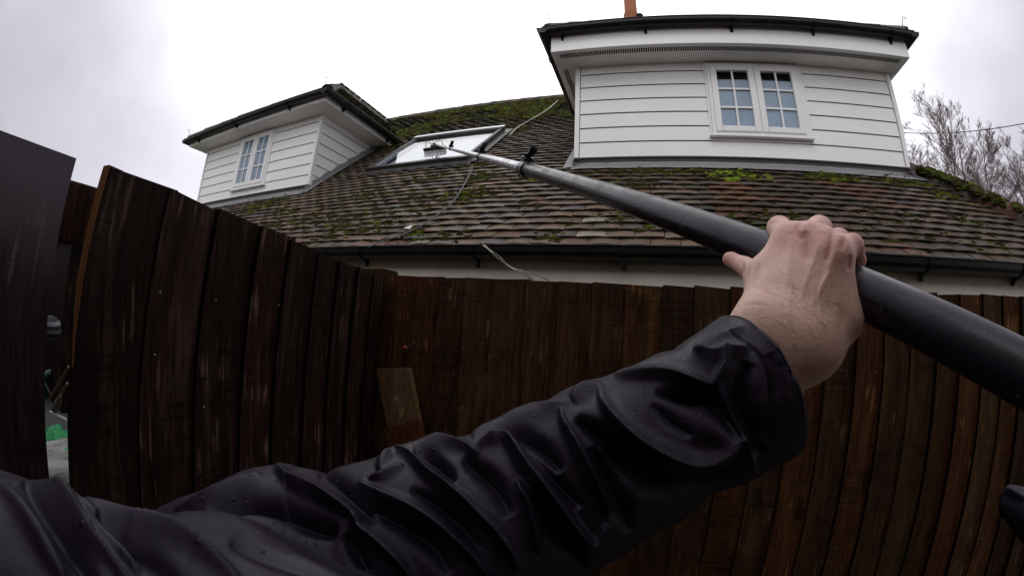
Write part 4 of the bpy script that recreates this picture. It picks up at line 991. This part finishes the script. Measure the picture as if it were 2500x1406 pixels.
cone(T0, .0125, Wr, .0175, .012); cone(T0, .0115, I0, .0115, .012); cone(T0, .0112, T1, .0074, .006); cone(T1, .0074, T2, .0062, .003); cone(P(1779, 632, .3605), .0050, T2, .0062, .003)
E_ = P(1700, 1010, .30); cone(Wr, .0195, E_ , .030, .012); cone(Wu, .0195, E_, .031, .012); cone(Wm, .021, E_, .032, .012); cone(E_, .032, P(1250, 1330, .33), .038, .01)
cone(I0, .0122, I1, .0106, .005); cone(I1, .0106, I2, .0088, .003); cone(I2, .0088, I3, .0078, .003)
cone(M0, .0125, M1, .0104, .005); cone(M1, .0104, M2, .0090, .003); cone(M2, .009, M3, .008, .003)
cone(R0, .0118, R1, .0092, .004); cone(R1, .0092, R2, .0082, .002); cone(R2, .0082, R3, .0074, .002)
cone(L0, .0106, L1, .0084, .004); cone(L1, .0084, L2, .0076, .002); cone(L2, .0076, L3, .0068, .002)
# knuckles and tendons on the back of the hand
vd = lambda q, s: q + (CAM - q) / np.linalg.norm(CAM - q) * s
for a, r in ((I0, .0092), (M0, .0096), (R0, .0085), (L0, .0075)): cone(vd(a, .0052), r, vd(a, .0050), r, .005)
for a, b in ((I0, Wr * .6 + Wm * .4), (M0, Wm), (R0, Wm * .4 + Wu * .6), (L0, Wu)): cone(vd(a, .0118), .0022, vd(a * .35 + b * .65, .0165), .0015, .004)
def sdf_mesh(prims, h):
    lo = np.min([np.minimum(p[0] - p[1], p[2] - p[3]) for p in prims], 0) - .012; hi = np.max([np.maximum(p[0] + p[1], p[2] + p[3]) for p in prims], 0) + .012
    n = np.ceil((hi - lo) / h).astype(int) + 1; f = np.full(n, 1.0, np.float32)
    for a, ra, b, rb_, k in prims:
        mg = .014; l = np.maximum(np.floor((np.minimum(a - ra, b - rb_) - mg - lo) / h).astype(int), 0); u = np.minimum(np.ceil((np.maximum(a + ra, b + rb_) + mg - lo) / h).astype(int) + 1, n)
        g = np.stack(np.meshgrid(*[lo[i] + h * np.arange(l[i], u[i]) for i in range(3)], indexing='ij'), -1).astype(np.float32)
        ab = (b - a).astype(np.float32); q = g - a.astype(np.float32); t = np.clip((q @ ab) / max(ab @ ab, 1e-9), 0, 1); d = np.linalg.norm(q - t[..., None] * ab, axis=-1) - (ra + (rb_ - ra) * t)
        s = f[l[0]:u[0], l[1]:u[1], l[2]:u[2]]; hh = np.maximum(k - np.abs(s - d), 0) / k; s[...] = np.minimum(s, d) - hh * hh * k * .25
    # small veins and skin unevenness
    return surf_nets(f, lo, h)
HV, HF = sdf_mesh(prims, .0012)
# smooth a little, then skin tint: redder at the knuckles and the finger ends
for _ in range(3):
    acc = np.zeros_like(HV); ct = np.zeros(len(HV))
    for a, b in ((0, 1), (1, 2), (2, 3), (3, 0)):
        np.add.at(acc, HF[:, a], HV[HF[:, b]]); np.add.at(acc, HF[:, b], HV[HF[:, a]]); np.add.at(ct, HF[:, a], 1); np.add.at(ct, HF[:, b], 1)
    HV = HV * .5 + .5 * acc / np.maximum(ct, 1)[:, None]
tint = np.tile(np.array([.82, .545, .45]), (len(HV), 1))
def blend(c, q, r, k):
    global tint
    wgt = np.exp(-((HV - q) ** 2).sum(1) / r ** 2)[:, None] * k; tint = tint * (1 - wgt) + np.array(c) * wgt
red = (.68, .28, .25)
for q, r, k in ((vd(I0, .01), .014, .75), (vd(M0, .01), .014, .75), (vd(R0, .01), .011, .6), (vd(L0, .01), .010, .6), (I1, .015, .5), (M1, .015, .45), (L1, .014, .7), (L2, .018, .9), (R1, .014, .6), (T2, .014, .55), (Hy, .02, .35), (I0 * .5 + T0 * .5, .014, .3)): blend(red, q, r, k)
blend((.76, .52, .38), Wm, .05, .6)
HDET = [([(1953, 540), (1945, 562), (1962, 588)], 9, -.0036, .5), ([(1966, 565), (1970, 600), (1972, 640)], 15, -.0026, .25), ([(2034, 552), (2029, 590), (2018, 640)], 12, -.0026, .45), ([(2063, 575), (2052, 612)], 9, -.0024, .6),
 ([(1932, 590), (1926, 650), (1915, 730)], 10, .0009, 0), ([(2000, 590), (1977, 660), (1950, 740)], 10, .0011, 0), ([(2040, 610), (2015, 680), (1985, 750)], 9, .0008, 0),
 ([(1890, 640), (1930, 690), (1925, 760), (1950, 820)], 5, .0009, .0), ([(2030, 660), (2000, 715), (2010, 790)], 5, .0009, 0), ([(1960, 650), (1990, 700), (1980, 760)], 5, .0007, 0),
 ([(1810, 634), (1817, 651), (1811, 670)], 4.5, -.0016, .9), ([(1826, 640), (1830, 656), (1826, 676)], 4, -.0007, .4), ([(1854, 640), (1850, 665), (1836, 692)], 8, -.0012, .3),
 ([(2076, 622), (2071, 660)], 8, -.0022, .9), ([(1878, 548), (1890, 541), (1908, 541)], 4, -.0006, .5), ([(1988, 545), (2002, 541), (2016, 546)], 4, -.0006, .5), ([(1920, 574), (1934, 570), (1948, 575)], 4, -.0005, .4), ([(1992, 572), (2006, 569), (2020, 574)], 4, -.0005, .4),
 ([(1835, 700), (1860, 705), (1890, 722)], 5, -.0006, .3), ([(1815, 745), (1850, 742), (1880, 752)], 5, -.0006, .25), ([(2040, 740), (2055, 770), (2050, 810)], 8, -.0010, .3)]
HQ = proj(HV); HD = np.linalg.norm(HV - CAM, axis=1); vdir = (CAM - HV) / HD[:, None]; front_ = (HD < .40).astype(float)
for pl, wd_, am_, tn__ in HDET:
    f__ = seg_field(HQ, spl(pl), wd_) * front_; HV = HV + vdir * (f__ * am_)[:, None]
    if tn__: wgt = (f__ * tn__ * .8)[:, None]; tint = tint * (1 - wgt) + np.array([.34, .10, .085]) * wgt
M['skin'] = mat('skin', (1, 1, 1), .5, tint=True, spec=.35, bump=[(900, .00035), (260, .0005)], var=[(60, .5, .75, (.42, .2, .15), .35)])
bs_ = M['skin'].node_tree.nodes['Principled BSDF']; bs_.inputs['Subsurface Weight'].default_value = .12; bs_.inputs['Subsurface Radius'].default_value = (.008, .003, .0015); bs_.inputs['Subsurface Scale'].default_value = .6
person = thing('person', (.1, -.1, 0), 'person in a wet black jacket reaching out a bare right hand to grip the pole', 'person')
mesh('hand', HV, HF, M['skin'], person, True, tint.tolist())
# thumb nail
nq = vd(P(1781, 634, .3595), .0052); ax1 = (T2 - T1) / np.linalg.norm(T2 - T1); nv = (CAM - nq) / np.linalg.norm(CAM - nq); ax2 = np.cross(ax1, nv); ax2 /= np.linalg.norm(ax2)
V = []; F = []
for i in range(7):
    for j in range(7):
        a, b = i / 3 - 1, j / 3 - 1; s_ = math.sqrt(max(0, 1 - .35 * b * b)); V.append(nq + ax1 * a * .0045 * s_ + ax2 * b * .0034 * math.sqrt(max(.1, 1 - .3 * a * a)) - nv * (.0016 * b * b + .0010 * a * a))
for i in range(6):
    for j in range(6): a = i * 7 + j; F.append((a, a + 1, a + 8, a + 7))
mesh('thumb_nail', V, F, mat('nail', (.42, .24, .21), .3), person, True)
# fine dark hairs on the wrist and back of the hand
hm = MB(); tree_ = None
from mathutils.kdtree import KDTree
kd = KDTree(len(HV)); [kd.insert(Vector(v), i) for i, v in enumerate(HV)]; kd.balance()
hp_ = proj(HV[::7]); ids_ = np.arange(len(HV))[::7]
nd_ = [(CAM - v) / np.linalg.norm(CAM - v) for v in HV[ids_]]
cand = [i for i, (x, y) in zip(ids_, hp_) if 1815 < x < 2050 and 655 < y < 900]
rnd = random.Random(3)
for i in rnd.sample(cand, min(len(cand), 900)):
    v = HV[i]; x, y = proj(v[None])[0]; f_ = (y - 640) / 240
    if np.linalg.norm(v - CAM) > .292 or rnd.random() > .25 + .75 * f_: continue
    d1 = (P(x + 26, y + 10 + 12 * f_, np.linalg.norm(v - CAM)) - v); d1 /= np.linalg.norm(d1); L = rnd.uniform(.004, .009); nn = (CAM - v) / np.linalg.norm(CAM - v); wv = np.array([rnd.gauss(0, .15) for _ in range(3)])
    p0 = v; p1 = v + (d1 + wv) * L * .5 + nn * .0009; p2 = v + (d1 + wv * 1.7) * L + nn * .0004; hm.tube([p0, p1, p2], [.00007, .00006, .00003], 3, False)
hm.build('arm_hair', mat('arm_hair', (.07, .04, .025), .6), person)

# ------------------------------------------------------------------ jacket: sleeve and body as folded cloth
def garment(name, st, folds, nu, nv, seed, ripple=.0016, cuff=False, rimtilt=0):
    """st: (px, py, dist, half-width in px of the photograph)"""
    C3 = np.array([P(x, y, d) for x, y, d, hw in st]); Rr = np.array([math.tan(hw * .00094) * d for x, y, d, hw in st])
    c = catmull(np.column_stack([C3, Rr]), nu); C, Rd = c[:, :3], c[:, 3]
    T = np.gradient(C, axis=0); T /= np.linalg.norm(T, axis=1)[:, None]
    V = np.zeros((nu, nv, 3)); Nn = np.zeros((nu, nv, 3)); ph = np.linspace(0, 2 * np.pi, nv, endpoint=False)
    for i in range(nu):
        vw = CAM - C[i]; u = vw - T[i] * (vw @ T[i]); u /= np.linalg.norm(u); v = np.cross(T[i], u)
        dr = np.cos(ph)[:, None] * u + np.sin(ph)[:, None] * v; Nn[i] = dr; V[i] = C[i] + dr * Rd[i]
    V = V.reshape(-1, 3); Nn = Nn.reshape(-1, 3)
    q = proj(V); disp = np.zeros(len(V)); facing = np.clip(((CAM - V) * Nn).sum(1) / np.linalg.norm(CAM - V, axis=1), -1, 1)
    fr_ = np.clip((facing + .35) / .6, 0, 1)
    for f in folds:
        poly, wd, amp = f[0], f[1], f[2]; sd_ = f[3] if len(f) > 3 else 0
        disp += .88 * amp * seg_field(q, spl(poly), wd, 1.0, sd_)
    disp *= fr_
    # loose ripples on the rest of the cloth
    rp = np.array([mnoise.fractal(Vector(v * 16 + seed), 1.0, 2.0, 2) for v in V]); rp2 = np.array([mnoise.fractal(Vector(v * 42 + seed), 1.0, 2.0, 2) for v in V])
    disp += ripple * (1.6 * rp + .6 * rp2) + .007 * (1 - fr_) * rp
    V = V + Nn * disp[:, None]
    i, j = np.meshgrid(np.arange(nu - 1), np.arange(nv), indexing='ij'); a = (i * nv + j).ravel(); b = (i * nv + (j + 1) % nv).ravel()
    F = np.stack([a, b, b + nv, a + nv], 1); V = list(V); F = F.tolist()
    if cuff:      # turn the hem inwards
        n0 = len(V); rim = np.array(V[:nv]); cen = rim.mean(0); t = T[0]
        rings = [(.0, -.0), (.994, -.0022), (.97, -.0015), (.90, .004), (.74, .016)]
        prev = list(range(nv))
        for sc_, of in rings[1:]:
            ring = cen + (rim - cen) * sc_ + t * of; ids2 = list(range(len(V), len(V) + nv)); V += list(ring)
            for k in range(nv): F.append([prev[k], prev[(k + 1) % nv], ids2[(k + 1) % nv], ids2[k]][::-1])
            prev = ids2
    return mesh(name, np.array(V), F, M['jacket'], person, True)
def jacketmat():
    m = bpy.data.materials.new('wet_black_nylon'); m.use_nodes = True; t = m.node_tree; b = t.nodes['Principled BSDF']
    g = N(t, 'ShaderNodeNewGeometry'); pos = g.outputs['Position']
    n = N(t, 'ShaderNodeTexNoise', inp={'Vector': pos, 'Scale': 28.0, 'Detail': 4.0}); r = N(t, 'ShaderNodeMapRange', inp={'Value': n.outputs['Fac'], 'From Min': .42, 'From Max': .66, 'To Min': .60, 'To Max': .42})
    t.links.new(r.outputs[0], b.inputs['Roughness'])
    c = N(t, 'ShaderNodeMixRGB', inp={'Fac': n.outputs['Fac'], 'Color1': (.0098, .0052, .0130, 1), 'Color2': (.0045, .0024, .0062, 1)}); 
    # wet streaks: soaked darker patches
    n5 = N(t, 'ShaderNodeTexNoise', inp={'Vector': pos, 'Scale': 60.0, 'Detail': 6.0, 'Roughness': .7}); r5 = N(t, 'ShaderNodeMapRange', inp={'Value': n5.outputs['Fac'], 'From Min': .62, 'From Max': .68, 'To Max': .8})
    c5 = N(t, 'ShaderNodeMixRGB', inp={'Fac': r5.outputs[0], 'Color1': c.outputs[0], 'Color2': (.004, .003, .005, 1)}); t.links.new(c5.outputs[0], b.inputs['Base Color'])
    # beads of rain
    vo = N(t, 'ShaderNodeTexVoronoi', inp={'Vector': pos, 'Scale': 260.0}); dr = N(t, 'ShaderNodeMapRange', interpolation_type='SMOOTHSTEP', inp={'Value': vo.outputs['Distance'], 'From Min': .12, 'From Max': .30, 'To Min': 1.0, 'To Max': 0.0})
    sel = N(t, 'ShaderNodeSeparateColor', inp={0: vo.outputs['Color']}); gt = N(t, 'ShaderNodeMath', operation='GREATER_THAN', inp={0: sel.outputs[0], 1: .86}); mu = N(t, 'ShaderNodeMath', operation='MULTIPLY', inp={0: dr.outputs[0], 1: gt.outputs[0]})
    fine = N(t, 'ShaderNodeTexNoise', inp={'Vector': pos, 'Scale': 1500.0, 'Detail': 2.0}); b0 = N(t, 'ShaderNodeBump', inp={'Height': fine.outputs['Fac'], 'Distance': .00012, 'Strength': .6})
    wr = N(t, 'ShaderNodeTexNoise', inp={'Vector': pos, 'Scale': 70.0, 'Detail': 3.0}); b1 = N(t, 'ShaderNodeBump', inp={'Height': wr.outputs['Fac'], 'Distance': .0012, 'Strength': .7, 'Normal': b0.outputs[0]})
    b2 = N(t, 'ShaderNodeBump', inp={'Height': mu.outputs[0], 'Distance': .0004, 'Strength': 1.0, 'Normal': b1.outputs[0]}); t.links.new(b2.outputs[0], b.inputs['Normal'])
    b.inputs['Specular IOR Level'].default_value = .30; b.inputs['Specular Tint'].default_value = (.93, .84, 1, 1)
    return m
M['jacket'] = jacketmat()
folds = [
 # (ridge or valley line in photograph pixels, width px, height m, steep side)
 ([(1500, 915), (1556, 911), (1620, 910), (1690, 925), (1750, 940)], 22, .0075, 1),
 ([(1640, 945), (1700, 962), (1745, 975), (1790, 1030), (1812, 1072)], 34, -.013),
 ([(1600, 950), (1660, 958), (1720, 965)], 18, -.008),
 ([(1778, 845), (1770, 890), (1752, 930), (1770, 975), (1800, 1030), (1822, 1085), (1845, 1160)], 14, .0085),
 ([(1690, 850), (1745, 860), (1790, 850), (1830, 845)], 26, .006),
 ([(1830, 880), (1812, 930), (1815, 990), (1838, 1050), (1850, 1110)], 28, -.010),
 ([(1467, 937), (1474, 983), (1505, 1030), (1556, 1074), (1617, 1107), (1687, 1126), (1757, 1116), (1817, 1080)], 26, .010, 1),
 ([(1480, 1085), (1550, 1145), (1640, 1190), (1740, 1190), (1800, 1150)], 40, -.014),
 ([(1590, 985), (1640, 1030), (1690, 1065)], 16, -.0035),
 ([(1376, 1003), (1385, 1040), (1411, 1086), (1449, 1161), (1477, 1217), (1490, 1260)], 17, .010, -1),
 ([(1408, 1022), (1440, 1045), (1477, 1067), (1547, 1120), (1600, 1150)], 22, -.011),
 ([(1440, 1090), (1475, 1150), (1510, 1220), (1540, 1300)], 30, -.009),
 ([(1160, 1098), (1200, 1078), (1243, 1072), (1290, 1140), (1327, 1184), (1383, 1254), (1425, 1305), (1452, 1318), (1480, 1280)], 20, .011, -1),
 ([(1210, 1060), (1270, 1060), (1330, 1100), (1370, 1150)], 20, -.010),
 ([(1270, 1082), (1320, 1130), (1370, 1190), (1420, 1240)], 18, -.006),
 ([(1150, 1060), (1210, 1032), (1270, 1015), (1340, 1000), (1393, 990)], 20, .006),
 ([(1400, 985), (1425, 955), (1467, 932)], 18, .006),
 ([(1120, 1200), (1150, 1231), (1197, 1268), (1234, 1305), (1262, 1390)], 17, .009, -1),
 ([(1262, 1170), (1275, 1200), (1290, 1225), (1304, 1290), (1315, 1350)], 14, .007),
 ([(1300, 1195), (1340, 1260), (1390, 1330), (1430, 1390)], 26, -.011),
 ([(1130, 1120), (1170, 1150), (1215, 1200), (1245, 1260)], 26, -.010),
 ([(960, 1098), (1000, 1112), (1050, 1160), (1100, 1195), (1150, 1240), (1225, 1310), (1260, 1370)], 17, .009, -1),
 ([(955, 1098), (1010, 1082), (1075, 1078), (1130, 1090), (1170, 1110)], 16, .007),
 ([(1010, 1098), (1050, 1112), (1090, 1150), (1110, 1175)], 16, -.009),
 ([(925, 1148), (940, 1120), (960, 1098)], 14, .006),
 ([(900, 1165), (930, 1160), (985, 1130)], 12, .005),
 ([(870, 1172), (925, 1205), (1000, 1240), (1075, 1285), (1150, 1350), (1190, 1406)], 20, .008),
 ([(900, 1230), (970, 1270), (1050, 1330), (1100, 1400)], 26, -.010),
 ([(1000, 1190), (1060, 1225), (1130, 1290), (1170, 1340)], 16, -.007),
 ([(675, 1140), (700, 1172), (750, 1200), (810, 1225), (860, 1252), (872, 1275)], 22, .009, 1),
 ([(640, 1160), (580, 1185), (500, 1220), (430, 1250)], 20, .006),
 ([(780, 1155), (830, 1185), (880, 1235), (920, 1275)], 24, -.008),
 ([(520, 1262), (600, 1225), (680, 1235), (760, 1275), (820, 1300)], 30, -.014),
 ([(860, 1255), (880, 1290), (925, 1325), (975, 1370), (1010, 1420)], 18, .009),
 ([(840, 1300), (870, 1350), (900, 1400)], 20, -.007),
 ([(1768, 808), (1815, 828), (1862, 870), (1888, 935), (1892, 1010), (1875, 1090)], 5, -.0022),
 ([(1850, 800), (1885, 835), (1910, 890)], 14, .002), ([(1905, 850), (1930, 900), (1935, 980)], 8, -.0015),
 ([(1700, 860), (1760, 820), (1815, 795)], 14, .003),
 ([(1880, 860), (1895, 930), (1885, 1010), (1870, 1080)], 22, -.004),
]
sleeve_st = [(1834, 954, .268, 188), (1788, 978, .262, 188), (1720, 1020, .258, 186), (1640, 1050, .255, 190), (1500, 1118, .25, 200), (1400, 1180, .248, 205), (1300, 1225, .247, 213), (1200, 1268, .247, 224), (1100, 1312, .247, 240), (980, 1350, .248, 246), (870, 1395, .25, 232), (780, 1412, .254, 252), (690, 1425, .258, 256), (580, 1465, .266, 240), (470, 1525, .275, 218), (330, 1590, .285, 195), (180, 1640, .295, 180), (20, 1680, .30, 170)]
jk = garment('jacket_sleeve', sleeve_st, folds, 620, 420, 3.3, cuff=True)
# body of the jacket, nearer, lower left
bfolds = [([(-20, 1085), (60, 1140), (150, 1215), (240, 1330), (330, 1440)], 20, .006, -1), ([(60, 1165), (130, 1260), (200, 1370), (240, 1450)], 26, -.008),
  ([(200, 1222), (300, 1262), (400, 1300), (500, 1362), (590, 1440)], 20, .007), ([(230, 1262), (300, 1310), (380, 1370), (440, 1440)], 24, -.008), ([(120, 1180), (200, 1240), (280, 1320), (340, 1400)], 16, .005),
  ([(420, 1262), (560, 1282), (680, 1300), (780, 1330)], 18, .004), ([(0, 1180), (60, 1260), (120, 1350), (160, 1420)], 26, .005), ([(560, 1330), (700, 1370), (830, 1430)], 26, -.005)]
body_st = [(1060, 1870, .215, 370), (900, 1800, .205, 355), (740, 1735, .195, 345), (560, 1665, .19, 325), (400, 1618, .19, 300), (250, 1578, .19, 275), (120, 1540, .19, 262), (20, 1505, .195, 255), (-100, 1480, .20, 255), (-250, 1420, .21, 255)]
garment('jacket_front', body_st, bfolds, 300, 260, 8.1)
# the other sleeve, dark, at the lower right edge
garment('jacket_cuff', [(2442, 1212, .36, 12), (2454, 1218, .36, 26), (2486, 1236, .355, 40), (2545, 1272, .35, 56), (2640, 1320, .34, 80), (2760, 1380, .33, 90)], [([(2430, 1185), (2470, 1200), (2520, 1225)], 12, .004)], 90, 90, 5.5)

# torso and hood of the person, behind the camera
V = []; F = []; nu, nv = 40, 40
for j in range(nv + 1):
    z = .55 + 1.38 * j / nv; f = j / nv
    rx = np.interp(z, [.55, .8, 1.1, 1.38, 1.46, 1.56, 1.64, 1.78, 1.88, 1.93], [.20, .21, .22, .235, .16, .085, .105, .12, .09, .01])
    ry = np.interp(z, [.55, .8, 1.1, 1.38, 1.46, 1.56, 1.64, 1.78, 1.88, 1.93], [.14, .14, .145, .13, .11, .085, .115, .13, .10, .01])
    for i in range(nu):
        a = 2 * math.pi * i / nu; k = 1 + .05 * fb(math.cos(a) * 2, math.sin(a) * 2, z * 5); V.append((.02 + rx * math.cos(a) * k, -.30 + ry * math.sin(a) * k, z))
for j in range(nv):
    for i in range(nu): a = j * nu + i; b = j * nu + (i + 1) % nu; F.append((a, b, b + nu, a + nu))
mesh('jacket_torso', V, F, M['jacket'], person, True)
